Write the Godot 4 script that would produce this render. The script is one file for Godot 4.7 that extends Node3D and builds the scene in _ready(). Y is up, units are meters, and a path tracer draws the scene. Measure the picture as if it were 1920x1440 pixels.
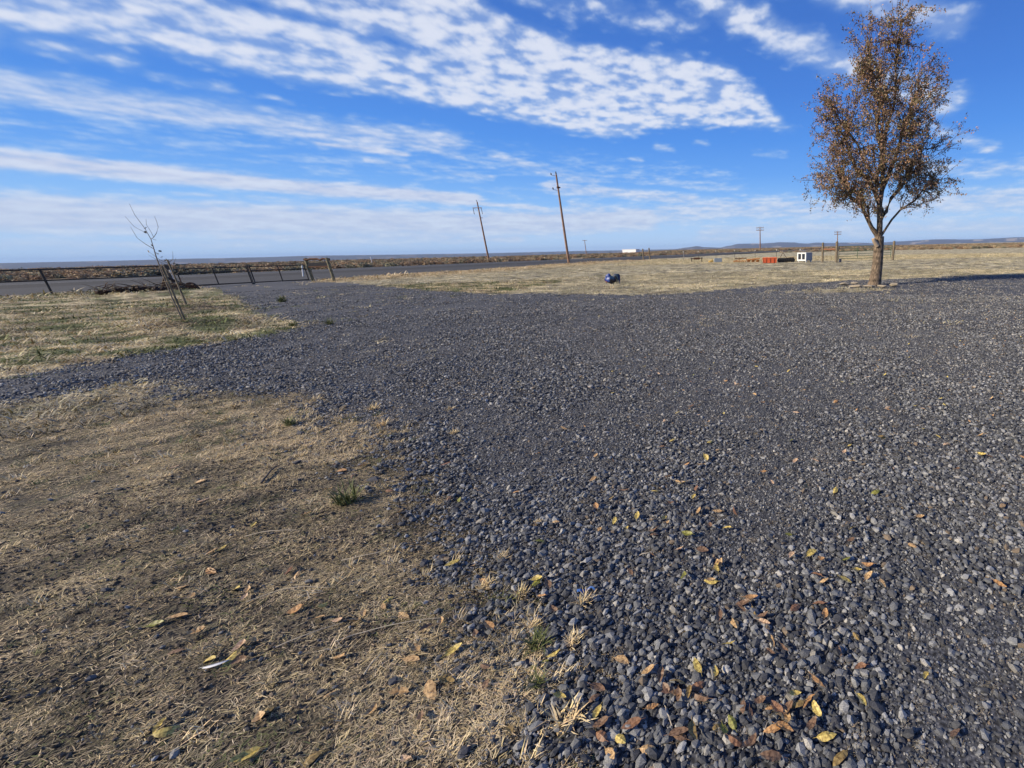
extends Node3D
# A gravel yard beside a country road: dry grass, utility poles, gate, tree, under an altocumulus sky.

const SUN_ELEVATION := 30.0
const SHADOW_HEADING := 24.0   # degrees from +x towards -z in which shadows fall

var rng := RandomNumberGenerator.new()
var noise_a := FastNoiseLite.new()
var noise_b := FastNoiseLite.new()
var noise_c := FastNoiseLite.new()
var taken := {}
var mask := PackedFloat32Array()
const MX0 := -44.0
const MZ0 := -44.0
const MSTEP := 0.1
const MW := 640
const MH := 500
const ROAD_POINT := Vector2(-51.0, -46.0)
const ROAD_ALONG := Vector2(0.4666, -0.8845)
const ROAD_ACROSS := Vector2(0.8845, 0.4666)


# ---------------------------------------------------------------- mesh helpers
class Shape:
	var v := PackedVector3Array()
	var n := PackedVector3Array()
	var c := PackedColorArray()
	var col := Color.WHITE

	func tri(a: Vector3, b: Vector3, d: Vector3, hint: Vector3) -> void:
		var nn := (d - a).cross(b - a)
		if nn.length_squared() < 1e-16:
			return
		nn = nn.normalized()
		if nn.dot(hint) < 0.0:
			var k := b
			b = d
			d = k
			nn = -nn
		v.append(a); v.append(b); v.append(d)
		for i in 3:
			n.append(nn)
			c.append(col)

	func tri_smooth(a: Vector3, b: Vector3, d: Vector3, na: Vector3, nb: Vector3, nd: Vector3) -> void:
		var nn := (d - a).cross(b - a)
		if nn.dot(na + nb + nd) < 0.0:
			v.append(a); v.append(d); v.append(b)
			n.append(na); n.append(nd); n.append(nb)
		else:
			v.append(a); v.append(b); v.append(d)
			n.append(na); n.append(nb); n.append(nd)
		for i in 3:
			c.append(col)

	func quad(a: Vector3, b: Vector3, d: Vector3, e: Vector3, hint: Vector3) -> void:
		tri(a, b, d, hint)
		tri(a, d, e, hint)

	# a box with chamfered edges
	func box(at: Vector3, size: Vector3, turn := Basis(), bevel := 0.0) -> void:
		var h := size * 0.5
		var b: float = minf(bevel, minf(h.x, minf(h.y, h.z)) * 0.9)
		var ax := [turn.x, turn.y, turn.z]
		var hs := [h.x, h.y, h.z]
		for k in 3:
			var p := (k + 1) % 3
			var q := (k + 2) % 3
			for s in [-1.0, 1.0]:
				var o: Vector3 = at + ax[k] * hs[k] * s
				var pu: Vector3 = ax[p] * (hs[p] - b)
				var qu: Vector3 = ax[q] * (hs[q] - b)
				quad(o - pu - qu, o + pu - qu, o + pu + qu, o - pu + qu, ax[k] * s)
		if b <= 0.0:
			return
		for k in 3:
			var p := (k + 1) % 3
			var q := (k + 2) % 3
			for s in [-1.0, 1.0]:
				for t in [-1.0, 1.0]:
					var l: Vector3 = ax[k] * (hs[k] - b)
					var e1: Vector3 = at + ax[p] * hs[p] * s + ax[q] * (hs[q] - b) * t
					var e2: Vector3 = at + ax[p] * (hs[p] - b) * s + ax[q] * hs[q] * t
					quad(e1 - l, e1 + l, e2 + l, e2 - l, ax[p] * s + ax[q] * t)
		for sx in [-1.0, 1.0]:
			for sy in [-1.0, 1.0]:
				for sz in [-1.0, 1.0]:
					var a1: Vector3 = at + ax[0] * hs[0] * sx + ax[1] * (hs[1] - b) * sy + ax[2] * (hs[2] - b) * sz
					var a2: Vector3 = at + ax[0] * (hs[0] - b) * sx + ax[1] * hs[1] * sy + ax[2] * (hs[2] - b) * sz
					var a3: Vector3 = at + ax[0] * (hs[0] - b) * sx + ax[1] * (hs[1] - b) * sy + ax[2] * hs[2] * sz
					tri(a1, a2, a3, ax[0] * sx + ax[1] * sy + ax[2] * sz)

	# a round tube along points with a radius at each
	func tube(pts: Array, radii: Array, sides := 8, caps := true) -> void:
		var rings := []
		var norms := []
		for i in pts.size():
			var fwd: Vector3 = pts[mini(i + 1, pts.size() - 1)] - pts[maxi(i - 1, 0)]
			fwd = fwd.normalized()
			var side := fwd.cross(Vector3.UP if absf(fwd.y) < 0.9 else Vector3.RIGHT).normalized()
			var up := side.cross(fwd).normalized()
			var ring := []
			var nr := []
			for k in sides:
				var a := TAU * k / sides
				var d := side * cos(a) + up * sin(a)
				ring.append(pts[i] + d * radii[i])
				nr.append(d)
			rings.append(ring)
			norms.append(nr)
		for i in pts.size() - 1:
			for k in sides:
				var m := (k + 1) % sides
				tri_smooth(rings[i][k], rings[i][m], rings[i + 1][m], norms[i][k], norms[i][m], norms[i + 1][m])
				tri_smooth(rings[i][k], rings[i + 1][m], rings[i + 1][k], norms[i][k], norms[i + 1][m], norms[i + 1][k])
		if caps:
			for e in [0, pts.size() - 1]:
				var out: Vector3 = pts[0] - pts[1] if e == 0 else pts[e] - pts[e - 1]
				for k in sides:
					tri(pts[e], rings[e][k], rings[e][(k + 1) % sides], out)

	func ball(at: Vector3, r: Vector3, seg := 8, rings := 6) -> void:
		for i in rings:
			for k in seg:
				var p := []
				var q := []
				for w in [[i, k], [i + 1, k], [i + 1, k + 1], [i, k + 1]]:
					var la: float = PI * w[0] / rings
					var lo: float = TAU * w[1] / seg
					var d := Vector3(sin(la) * cos(lo), cos(la), sin(la) * sin(lo))
					p.append(at + d * r)
					q.append((d / r).normalized())
				if i > 0:
					tri_smooth(p[0], p[1], p[3], q[0], q[1], q[3])
				if i < rings - 1:
					tri_smooth(p[1], p[2], p[3], q[1], q[2], q[3])

	func mesh(m: Material) -> ArrayMesh:
		var a := []
		a.resize(Mesh.ARRAY_MAX)
		a[Mesh.ARRAY_VERTEX] = v
		a[Mesh.ARRAY_NORMAL] = n
		a[Mesh.ARRAY_COLOR] = c
		var out := ArrayMesh.new()
		out.add_surface_from_arrays(Mesh.PRIMITIVE_TRIANGLES, a)
		out.surface_set_material(0, m)
		return out


func lin(r: float, g: float, b: float) -> Color:
	return Color(r, g, b).linear_to_srgb()


func paint(r: float, g: float, b: float, rough := 0.85, metal := 0.0) -> StandardMaterial3D:
	var m := StandardMaterial3D.new()
	m.albedo_color = lin(r, g, b)
	m.roughness = rough
	m.metallic = metal
	return m


func noise_tex(kind: int, freq: float, octaves: int, stops: Array, size := 512, sd := 1) -> NoiseTexture2D:
	var f := FastNoiseLite.new()
	f.noise_type = kind
	f.frequency = freq
	f.fractal_octaves = octaves
	f.seed = sd
	var g := Gradient.new()
	g.offsets = PackedFloat32Array(stops.map(func(s): return s[0]))
	g.colors = PackedColorArray(stops.map(func(s): return s[1]))
	var t := NoiseTexture2D.new()
	t.width = size
	t.height = size
	t.seamless = true
	t.noise = f
	t.color_ramp = g
	return t


func grained(r: float, g: float, b: float, rough: float, low: float, scale: Vector3, sd := 3) -> StandardMaterial3D:
	var m := paint(r, g, b, rough)
	m.albedo_texture = noise_tex(FastNoiseLite.TYPE_SIMPLEX_SMOOTH, 0.02, 5, [[0.2, Color(low, low, low)], [0.75, Color.WHITE]], 256, sd)
	m.uv1_triplanar = true
	m.uv1_scale = scale
	return m


# ---------------------------------------------------------------- scene helpers
func numbered(called: String) -> String:
	taken[called] = taken.get(called, -1) + 1
	return called if taken[called] == 0 else "%s_%03d" % [called, taken[called]]


func tag(o: Node, label: String, category: String, group := "") -> void:
	o.set_meta("label", label)
	o.set_meta("category", category)
	if group:
		o.set_meta("group", group)


func thing(called: String, at: Vector3, turn: float, label: String, category: String, group := "") -> Node3D:
	var o := Node3D.new()
	o.name = numbered(called)
	add_child(o)
	o.position = at
	o.rotation.y = turn
	tag(o, label, category, group)
	return o


func part(s: Shape, called: String, m: Material, parent: Node) -> MeshInstance3D:
	var o := MeshInstance3D.new()
	o.name = called
	o.mesh = s.mesh(m)
	parent.add_child(o, true)
	return o


func single(s: Shape, called: String, m: Material, at: Vector3, turn: float, label: String, category: String, group := "") -> MeshInstance3D:
	var o := MeshInstance3D.new()
	o.name = numbered(called)
	o.mesh = s.mesh(m)
	add_child(o)
	o.position = at
	o.rotation.y = turn
	tag(o, label, category, group)
	return o


func structure(s: Shape, called: String, m: Material) -> MeshInstance3D:
	var o := MeshInstance3D.new()
	o.name = numbered(called)
	o.mesh = s.mesh(m)
	o.set_meta("kind", "structure")
	add_child(o)
	return o


func scatter(called: String, m: Mesh, buf: PackedFloat32Array, parent: Node = null, label := "", category := "") -> void:
	if buf.is_empty():
		return
	var mm := MultiMesh.new()
	mm.transform_format = MultiMesh.TRANSFORM_3D
	mm.use_colors = true
	mm.mesh = m
	mm.instance_count = buf.size() / 16
	mm.buffer = buf
	var o := MultiMeshInstance3D.new()
	o.multimesh = mm
	o.set_meta("kind", "stuff")
	if parent:
		o.name = called
		parent.add_child(o, true)
	else:
		o.name = numbered(called)
		add_child(o)
		tag(o, label, category)


func put(buf: PackedFloat32Array, b: Basis, at: Vector3, c: Color) -> void:
	buf.append_array(PackedFloat32Array([b.x.x, b.y.x, b.z.x, at.x, b.x.y, b.y.y, b.z.y, at.y, b.x.z, b.y.z, b.z.z, at.z, c.r, c.g, c.b, 1.0]))


func pick(list: Array) -> Variant:
	return list[rng.randi() % list.size()]


func any_turn() -> Basis:
	return Basis(Quaternion(rng.randfn(), rng.randfn(), rng.randfn(), rng.randfn() + 0.001).normalized())


# ---------------------------------------------------------------- the lie of the land
func height(x: float, z: float) -> float:
	var r := sqrt(x * x + z * z)
	var h := 0.014 * noise_a.get_noise_2d(x * 1.3, z * 1.3)
	h += 0.05 * noise_b.get_noise_2d(x * 0.25, z * 0.25) * smoothstep(3.0, 14.0, r)
	for m in [[-14.15, -11.0, 0.17, 0.75], [-18.5, -14.7, 0.2, 0.8], [-13.2, -10.1, 0.06, 0.9], [-28.2, -21.6, 0.25, 2.2]]:
		var d: float = (Vector2(x, z) - Vector2(m[0], m[1])).length_squared() / (m[3] * m[3])
		if d < 6.0:
			h += m[2] * exp(-d)
	if r > 150.0:
		var az := rad_to_deg(atan2(x, -z))
		var left := smoothstep(-8.0, -26.0, az) if absf(az) < 120.0 else 0.0
		h -= 38.0 * smoothstep(190.0, 900.0, r) * left
		h -= 8.0 * smoothstep(900.0, 5000.0, r)
	return h


func gravelly(x: float, z: float) -> float:
	if z > 5.5:
		return 1.0 if x > -0.5 else 0.0
	var fx := (x - MX0) / MSTEP
	var fz := (z - MZ0) / MSTEP
	if fx < 0.0 or fz < 0.0 or fx >= MW - 1 or fz >= MH - 1:
		return 0.0
	var v := mask[int(fz) * MW + int(fx)]
	return v + 0.34 * noise_b.get_noise_2d(x * 2.6, z * 2.6) * (1.0 if v > 0.02 else 0.0) + 0.16 * noise_a.get_noise_2d(x * 9.0, z * 9.0) * (1.0 if v > 0.02 else 0.0)


func road_offset(x: float, z: float) -> float:
	return (Vector2(x, z) - ROAD_POINT).dot(ROAD_ACROSS)


func road_along(x: float, z: float) -> float:
	return (Vector2(x, z) - ROAD_POINT).dot(ROAD_ALONG)


func verge(s: float) -> float:
	# how far the dark shoulder reaches from the far edge of the road, along the road
	return 22.5 - 7.5 * smoothstep(0.0, 40.0, s) - 5.0 * smoothstep(40.0, 100.0, s)


func make_mask() -> void:
	var lot := PackedVector2Array([
		Vector2(24, 6), Vector2(24, -24), Vector2(9, -22.3), Vector2(6.4, -21.7), Vector2(4.2, -21), Vector2(2.15, -20.3), Vector2(0.2, -19.1), Vector2(-1.9, -17.2), Vector2(-4.3, -16.8),
		Vector2(-6.5, -17.5), Vector2(-9.5, -18.3), Vector2(-13, -20), Vector2(-18.6, -24), Vector2(-26.5, -29.8), Vector2(-29.6, -31.0), Vector2(-30.2, -33), Vector2(-31, -37), Vector2(-39, -36), Vector2(-36, -30),
		Vector2(-33, -27.2), Vector2(-29, -24.6), Vector2(-25.7, -22.2), Vector2(-20.25, -17.8), Vector2(-16.4, -14.75), Vector2(-13, -12.0), Vector2(-11.4, -11.3), Vector2(-10.8, -10.9), Vector2(-10.5, -9.6),
		Vector2(-10.8, -9.0), Vector2(-10.85, -8.3), Vector2(-10.9, -7.9), Vector2(-10.95, -4), Vector2(-11, 6), Vector2(-9.4, 6), Vector2(-9.3, -3), Vector2(-9.0, -6.0), Vector2(-7.7, -5.9), Vector2(-6.5, -5.6), Vector2(-5.2, -5.2),
		Vector2(-4.95, -4.75), Vector2(-4.65, -4.3), Vector2(-4.2, -3.95), Vector2(-3.6, -3.75), Vector2(-3.0, -3.4), Vector2(-2.49, -3.1), Vector2(-2.13, -2.65), Vector2(-1.81, -2.24), Vector2(-1.5, -1.94),
		Vector2(-1.16, -1.68), Vector2(-0.93, -1.45), Vector2(-0.85, -1.3), Vector2(-0.75, -1.2), Vector2(-0.58, -1.05), Vector2(-0.54, -0.9), Vector2(-0.5, 0), Vector2(-0.5, 6)])
	var im := Image.create_empty(MW, MH, false, Image.FORMAT_RF)
	for j in MH:
		for i in MW:
			var p := Vector2(MX0 + i * MSTEP, MZ0 + j * MSTEP)
			im.set_pixel(i, j, Color(1, 0, 0) if Geometry2D.is_point_in_polygon(p, lot) else Color(0, 0, 0))
	# islands of dry grass in the gravel
	for e in [[-3.85, -4.3, 0.55, 0.32, 0.75], [3.6, -16.6, 2.3, 0.8, 0.7], [-3.1, -4.42, 0.2, 0.12, 0.5], [-2.7, -3.75, 0.15, 0.1, 0.5], [-6.0, -7.4, 0.5, 0.3, 0.4]]:
		for j in range(int((e[1] - e[3] * 2.0 - MZ0) / MSTEP), int((e[1] + e[3] * 2.0 - MZ0) / MSTEP)):
			for i in range(int((e[0] - e[2] * 2.0 - MX0) / MSTEP), int((e[0] + e[2] * 2.0 - MX0) / MSTEP)):
				var d: float = pow((MX0 + i * MSTEP - e[0]) / e[2], 2) + pow((MZ0 + j * MSTEP - e[1]) / e[3], 2)
				im.set_pixel(i, j, Color(im.get_pixel(i, j).r * (1.0 - e[4] * exp(-d)), 0, 0))
	# thin scatterings of stone over the grass
	for e in [[-6.9, -5.5, 2.2, 0.75, 0.5], [-3.1, -2.9, 0.5, 0.35, 0.25], [-1.75, -1.95, 0.25, 0.25, 0.3], [-1.2, -1.45, 0.3, 0.2, 0.25], [-4.6, -3.9, 0.35, 0.25, 0.3]]:
		for j in range(int((e[1] - e[3] * 2.0 - MZ0) / MSTEP), int((e[1] + e[3] * 2.0 - MZ0) / MSTEP)):
			for i in range(int((e[0] - e[2] * 2.0 - MX0) / MSTEP), int((e[0] + e[2] * 2.0 - MX0) / MSTEP)):
				var d: float = pow((MX0 + i * MSTEP - e[0]) / e[2], 2) + pow((MZ0 + j * MSTEP - e[1]) / e[3], 2)
				im.set_pixel(i, j, Color(minf(im.get_pixel(i, j).r + e[4] * exp(-d), 1.0), 0, 0))
	var soft: Image = im.duplicate()
	soft.resize(MW / 8, MH / 8, Image.INTERPOLATE_LANCZOS)
	soft.resize(MW, MH, Image.INTERPOLATE_CUBIC)
	mask = soft.get_data().to_float32_array()


func lawn_green(x: float, z: float) -> float:
	return 0.5 + 0.36 * noise_c.get_noise_2d(x * 0.55 + 9.0, z * 0.8) + 0.25 * noise_a.get_noise_2d(x * 1.1, z * 1.6)


func soil_color(x: float, z: float) -> Color:
	var r := sqrt(x * x + z * z)
	var a := 0.5 + 0.5 * noise_b.get_noise_2d(x * 0.5, z * 1.1)
	var b := 0.5 + 0.5 * noise_c.get_noise_2d(x * 0.16 + 40.0, z * 0.35)
	var f := 0.5 + 0.5 * noise_a.get_noise_2d(x * 2.2, z * 3.0)
	var bare := Color(0.055, 0.044, 0.033).lerp(Color(0.1, 0.083, 0.06), a)
	var grey := Color(0.37, 0.335, 0.235).lerp(Color(0.68, 0.61, 0.42), clampf(f * 1.6 - 0.3, 0, 1))
	var field := grey.lerp(Color(0.78, 0.69, 0.46), smoothstep(0.46, 0.68, b))
	field = field.lerp(Color(0.27, 0.27, 0.15), smoothstep(0.55, 0.78, a) * 0.6)
	var s := road_along(x, z)
	var o := road_offset(x, z)
	field = field.lerp(Color(0.78, 0.66, 0.42).lerp(Color(0.54, 0.38, 0.21), f * 0.6), smoothstep(verge(s) + 11.0, verge(s) + 2.0, o))
	if z < -44.0 and x > -14.0:
		field = field.lerp(Color(0.78, 0.67, 0.43).lerp(Color(0.6, 0.54, 0.34), b), smoothstep(-47.0, -51.0, z))
	var c := bare.lerp(field, smoothstep(6.5, 11.0, r))
	# the patch of lawn by the young trees is greener
	if x < -10.0 and z > -26.0:
		c = Color(0.8, 0.69, 0.44).lerp(Color(0.42, 0.345, 0.22), smoothstep(0.3, 0.75, a)).lerp(Color(0.19, 0.225, 0.075), smoothstep(0.47, 0.62, lawn_green(x, z)) * 0.9)
		c = c.lerp(Color(0.22, 0.15, 0.09), 0.85 * exp(-Vector2(x + 14.0, z + 11.0).length_squared() / 0.6))
		c = c.lerp(Color(0.17, 0.115, 0.07), 0.8 * exp(-Vector2(x + 18.4, z + 14.7).length_squared() / 0.7))
	if o < 0.0:
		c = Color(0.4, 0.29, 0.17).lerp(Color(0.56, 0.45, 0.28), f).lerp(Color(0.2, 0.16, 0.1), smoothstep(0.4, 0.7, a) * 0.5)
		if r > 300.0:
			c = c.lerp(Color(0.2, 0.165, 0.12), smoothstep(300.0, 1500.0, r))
	return c


func polar_sheet(inside: Callable, tint: Callable, lift: float, r0: float, r1: float, m: Material, called: String) -> MeshInstance3D:
	var azs := []
	var a := -180.0
	while a < 179.99:
		azs.append(deg_to_rad(a))
		a += 0.4 if a >= -76.0 and a < 46.0 else 4.0
	azs.append(PI)
	var radii := [r0]
	while radii[-1] < r1:
		radii.append(radii[-1] * 1.035 + 0.01)
	var nr := radii.size()
	var na := azs.size()
	var v := PackedVector3Array()
	var c := PackedColorArray()
	v.resize(nr * na)
	c.resize(nr * na)
	for i in nr:
		for k in na:
			var x: float = sin(azs[k]) * radii[i]
			var z: float = -cos(azs[k]) * radii[i]
			v[i * na + k] = Vector3(x, height(x, z) + lift, z)
			c[i * na + k] = tint.call(x, z)
	var idx := PackedInt32Array()
	for i in nr - 1:
		for k in na - 1:
			var mid := (v[i * na + k] + v[(i + 1) * na + k + 1]) * 0.5
			if not inside.call(mid.x, mid.z):
				continue
			var p := i * na + k
			idx.append_array(PackedInt32Array([p, p + na, p + 1, p + 1, p + na, p + na + 1]))
	# normals from the slope of the land
	var n := PackedVector3Array()
	n.resize(nr * na)
	for i in nr:
		for k in na:
			var u := v[mini(i + 1, nr - 1) * na + k] - v[maxi(i - 1, 0) * na + k]
			var w := v[i * na + mini(k + 1, na - 1)] - v[i * na + maxi(k - 1, 0)]
			var nn := w.cross(u).normalized()
			n[i * na + k] = nn if nn.y > 0.0 else -nn
	# front faces run clockwise seen from above
	var q := (v[idx[2]] - v[idx[0]]).cross(v[idx[1]] - v[idx[0]])
	if q.y < 0.0:
		idx.reverse()
	var arr := []
	arr.resize(Mesh.ARRAY_MAX)
	arr[Mesh.ARRAY_VERTEX] = v
	arr[Mesh.ARRAY_NORMAL] = n
	arr[Mesh.ARRAY_COLOR] = c
	arr[Mesh.ARRAY_INDEX] = idx
	var me := ArrayMesh.new()
	me.add_surface_from_arrays(Mesh.PRIMITIVE_TRIANGLES, arr)
	me.surface_set_material(0, m)
	var o := MeshInstance3D.new()
	o.name = called
	o.mesh = me
	o.set_meta("kind", "structure")
	add_child(o)
	return o


# ---------------------------------------------------------------- the sky
func sky_blue(e: float) -> Color:
	var stops := [[0.0, 186, 211, 240], [2.5, 172, 206, 244], [5.0, 140, 189, 245], [8.0, 108, 166, 240], [11.5, 88, 149, 232], [16.0, 76, 132, 218], [22.0, 68, 118, 202], [45.0, 54, 98, 178], [90.0, 44, 84, 160]]
	for i in stops.size() - 1:
		if e <= stops[i + 1][0]:
			var t: float = (e - stops[i][0]) / (stops[i + 1][0] - stops[i][0])
			return Color8(stops[i][1], stops[i][2], stops[i][3]).lerp(Color8(stops[i + 1][1], stops[i + 1][2], stops[i + 1][3]), t)
	return Color8(38, 78, 162)


func make_sky() -> Image:
	# where clouds lie, in degrees of bearing and height: half width, strength, then the line they follow
	var strokes := [
		[1.9, 0.78, [-2.8, 23.8, 1.1, 21.9, 6.9, 19.6, 11.5, 18.0, 15.5, 16.4, 22.0, 13.8]], [1.7, 0.8, [9.5, 24.0, 14.5, 22.3, 22.0, 20.0]], [1.1, 0.42, [0.0, 25.5, 5.0, 24.0]],
		[1.7, 0.66, [-60.0, 10.6, -49.3, 10.4, -44.7, 10.6, -40.0, 10.2, -30.9, 10.3]], [0.4, 0.75, [-40.4, 9.25, -37.4, 9.2, -34.4, 9.0]], [0.7, 0.55, [-36.0, 10.0, -33.0, 9.7, -30.0, 9.2]],
		[0.95, 0.92, [-62.0, 6.5, -50.5, 6.1, -46.0, 5.85, -40.5, 5.6, -35.0, 5.5, -29.6, 5.2]], [0.3, 0.6, [-37.4, 8.2, -34.5, 8.0]], [0.5, 0.5, [-32.0, 7.7, -27.3, 7.4]], [0.3, 0.5, [-49.5, 4.7, -43.0, 4.6, -38.0, 4.4]],
		[1.9, 0.95, [-64.0, 3.1, -51.4, 3.0, -41.9, 3.0, -29.2, 2.9, -18.3, 3.1, -12.0, 3.4]], [0.8, 0.5, [-62.0, 1.0, -44.0, 1.1, -30.0, 1.2]], [0.7, 0.7, [-48.0, 1.7, -36.0, 1.6, -26.0, 1.4]],
		[1.0, 0.66, [-21.6, 6.7, -14.9, 6.2, -6.0, 5.4]], [0.8, 0.58, [-19.5, 4.8, -15.0, 4.2, -10.5, 3.4]], [0.9, 0.55, [-26.5, 9.4, -22.0, 8.3, -17.2, 7.3]], [0.35, 0.7, [-29.5, 4.9, -26.5, 4.75, -22.6, 4.5]],
		[2.0, 0.66, [-9.0, 3.9, -2.0, 4.4, 5.0, 4.3, 14.0, 3.7, 24.0, 4.2, 36.0, 4.0]], [1.5, 0.6, [-4.0, 1.6, 6.0, 2.0, 18.0, 1.6, 30.0, 1.5]], [0.8, 0.42, [-13.0, 7.8, -6.0, 7.0, 0.0, 6.5]],
		[0.45, 0.5, [-9.5, 10.9, -8.0, 10.7]], [0.4, 0.5, [-12.5, 9.7, -11.5, 9.6]], [0.35, 0.42, [-5.0, 11.4, -4.0, 11.2]], [0.5, 0.42, [2.0, 10.2, 5.0, 10.0]], [0.9, 0.55, [15.0, 12.6, 20.0, 12.0, 27.0, 9.0]], [1.3, 0.5, [18.0, 8.2, 25.0, 7.2, 34.0, 7.0]],
		[2.4, 0.3, [-64.0, 8.7, -45.0, 8.3, -30.0, 8.0]], [2.0, 0.32, [-30.0, 9.0, -15.0, 8.4, -3.0, 7.6]], [2.6, 0.3, [-30.0, 4.6, -10.0, 4.2, 2.0, 3.6]], [1.7, 0.46, [-22.0, 22.8, -13.0, 22.3, -5.0, 21.6]], [0.5, 0.5, [-48.5, 12.6, -45.0, 12.4]], [0.3, 0.45, [-43.0, 12.3, -41.5, 12.1]], [0.35, 0.4, [-50.5, 8.3, -48.5, 8.2]], [1.1, 0.5, [-62.0, 13.0, -56.0, 13.4, -50.0, 13.3]],
	]
	var lower := [-64.0, 12.6, -48.2, 14.0, -45.2, 13.7, -41.8, 13.5, -37.7, 13.5, -33.2, 13.4, -27.2, 13.0, -22.3, 12.4, -17.0, 11.7, -14.2, 11.5, -11.0, 12.2, -7.6, 12.8, 0.9, 12.7, 7.3, 12.0]
	var upper := [-64.0, 17.0, -47.3, 20.0, -38.9, 22.5, -29.7, 23.5, -25.0, 22.0, -22.8, 20.9, -18.0, 20.1, -13.2, 19.7, -5.9, 19.5, -0.1, 18.4, 2.8, 16.1, 4.0, 14.4, 7.3, 12.2]
	var gw := 1440
	var gh := 360
	var field := PackedFloat32Array()
	field.resize(gw * gh)
	for s in strokes:
		var pts: Array = s[2]
		for j in gh:
			var e := (gh - 1 - j) * 0.25
			if e > 27.0:
				continue
			for i in range(int((pts[0] - 6.0 + 180.0) * 4.0), int((pts[-2] + 6.0 + 180.0) * 4.0)):
				var p := Vector2(i * 0.25 - 180.0, e)
				var d := 1e9
				for k in range(0, pts.size() - 2, 2):
					var q := Geometry2D.get_closest_point_to_segment(p, Vector2(pts[k], pts[k + 1]), Vector2(pts[k + 2], pts[k + 3]))
					d = minf(d, Vector2((p.x - q.x) * 0.55, p.y - q.y).length())
				var w: float = s[1] * smoothstep(1.25, 0.15, d / s[0])
				field[j * gw + i] = maxf(field[j * gw + i], w)
	for i in range(464, 752):
		var a := i * 0.25 - 180.0
		var lo := 0.0
		var hi := 0.0
		for k in range(0, lower.size() - 2, 2):
			if a >= lower[k] and a <= lower[k + 2]:
				lo = lerpf(lower[k + 1], lower[k + 3], (a - lower[k]) / (lower[k + 2] - lower[k]))
		for k in range(0, upper.size() - 2, 2):
			if a >= upper[k] and a <= upper[k + 2]:
				hi = lerpf(upper[k + 1], upper[k + 3], (a - upper[k]) / (upper[k + 2] - upper[k]))
		if hi <= lo:
			continue
		for j in gh:
			var e := (gh - 1 - j) * 0.25
			var w := smoothstep(-0.6, 0.9, e - lo) * smoothstep(-0.7, 1.2, hi - e)
			w *= lerpf(0.66, 0.86, smoothstep(7.5, -2.0, a))
			# a darker lane of open sky crosses the bank near its top left
			var q := Geometry2D.get_closest_point_to_segment(Vector2(a, e), Vector2(-44.0, 18.3), Vector2(-31.5, 17.6))
			w -= 0.36 * exp(-pow((e - q.y) / 0.5, 2)) * smoothstep(4.0, 0.0, absf(a - q.x))
			field[j * gw + i] = maxf(field[j * gw + i], w)
	var im := Image.create_from_data(gw, gh, false, Image.FORMAT_RF, field.to_byte_array())
	var W := 4096
	var HH := 1024
	im.resize(W, HH, Image.INTERPOLATE_CUBIC)
	var cover := im.get_data().to_float32_array()
	var puff := FastNoiseLite.new()
	puff.noise_type = FastNoiseLite.TYPE_CELLULAR
	puff.cellular_return_type = FastNoiseLite.RETURN_DISTANCE
	puff.cellular_jitter = 0.95
	puff.fractal_type = FastNoiseLite.FRACTAL_FBM
	puff.fractal_octaves = 2
	puff.fractal_gain = 0.35
	puff.frequency = 1.0
	puff.domain_warp_enabled = true
	puff.domain_warp_amplitude = 0.9
	puff.domain_warp_frequency = 0.55
	puff.seed = 11
	var fine := FastNoiseLite.new()
	fine.noise_type = FastNoiseLite.TYPE_SIMPLEX_SMOOTH
	fine.fractal_octaves = 6
	fine.fractal_gain = 0.55
	fine.frequency = 1.0
	fine.seed = 5
	var wide := FastNoiseLite.new()
	wide.noise_type = FastNoiseLite.TYPE_SIMPLEX_SMOOTH
	wide.fractal_octaves = 3
	wide.frequency = 1.0
	wide.seed = 8
	var bytes := PackedByteArray()
	bytes.resize(W * HH * 2 * 3)
	var sina := PackedFloat32Array()
	var cosa := PackedFloat32Array()
	sina.resize(W)
	cosa.resize(W)
	for i in W:
		sina[i] = sin(TAU * i / W)
		cosa[i] = cos(TAU * i / W)
	for j in HH:
		var e := 90.0 * (1.0 - (j + 0.5) / HH)
		var t := tan(deg_to_rad(minf(e, 89.5)))
		var far := 1.0 / (t + 0.11)
		var blue := sky_blue(e)
		var low := smoothstep(13.5, 9.0, e)
		var skip := 1 if e < 45.0 else 2 if e < 70.0 else 4
		var br := blue.r
		var bg := blue.g
		var bb := blue.b
		var whiteness := smoothstep(0.0, 9.0, e)
		var cr := lerpf(0.79, 0.87, whiteness)
		var cg := lerpf(0.85, 0.885, whiteness)
		var cb := lerpf(0.935, 0.94, whiteness)
		var last := 0
		for i in W:
			var o := (j * W + i) * 3
			if i % skip:
				bytes[o] = bytes[o - 3]; bytes[o + 1] = bytes[o - 2]; bytes[o + 2] = bytes[o - 1]
				continue
			# column 0 looks along -z; bearings grow to the right
			var bearing := 360.0 * i / W
			if bearing > 180.0:
				bearing -= 360.0
			var m := cover[j * W + (i + W / 2) % W]
			var px := sina[i] * far
			var pz := cosa[i] * far
			# beyond the clouds that were laid out, the same kinds of cloud go on
			var outside := maxf(smoothstep(-60.0, -72.0, bearing) + smoothstep(32.0, 44.0, bearing), smoothstep(22.5, 29.0, e))
			if outside > 0.0:
				var g := 0.5 + 0.62 * wide.get_noise_2d(px * 0.35, pz * 0.6)
				m = lerpf(m, smoothstep(0.42, 0.72, g) * 0.8, outside)
			var r := br
			var gg := bg
			var b := bb
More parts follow.
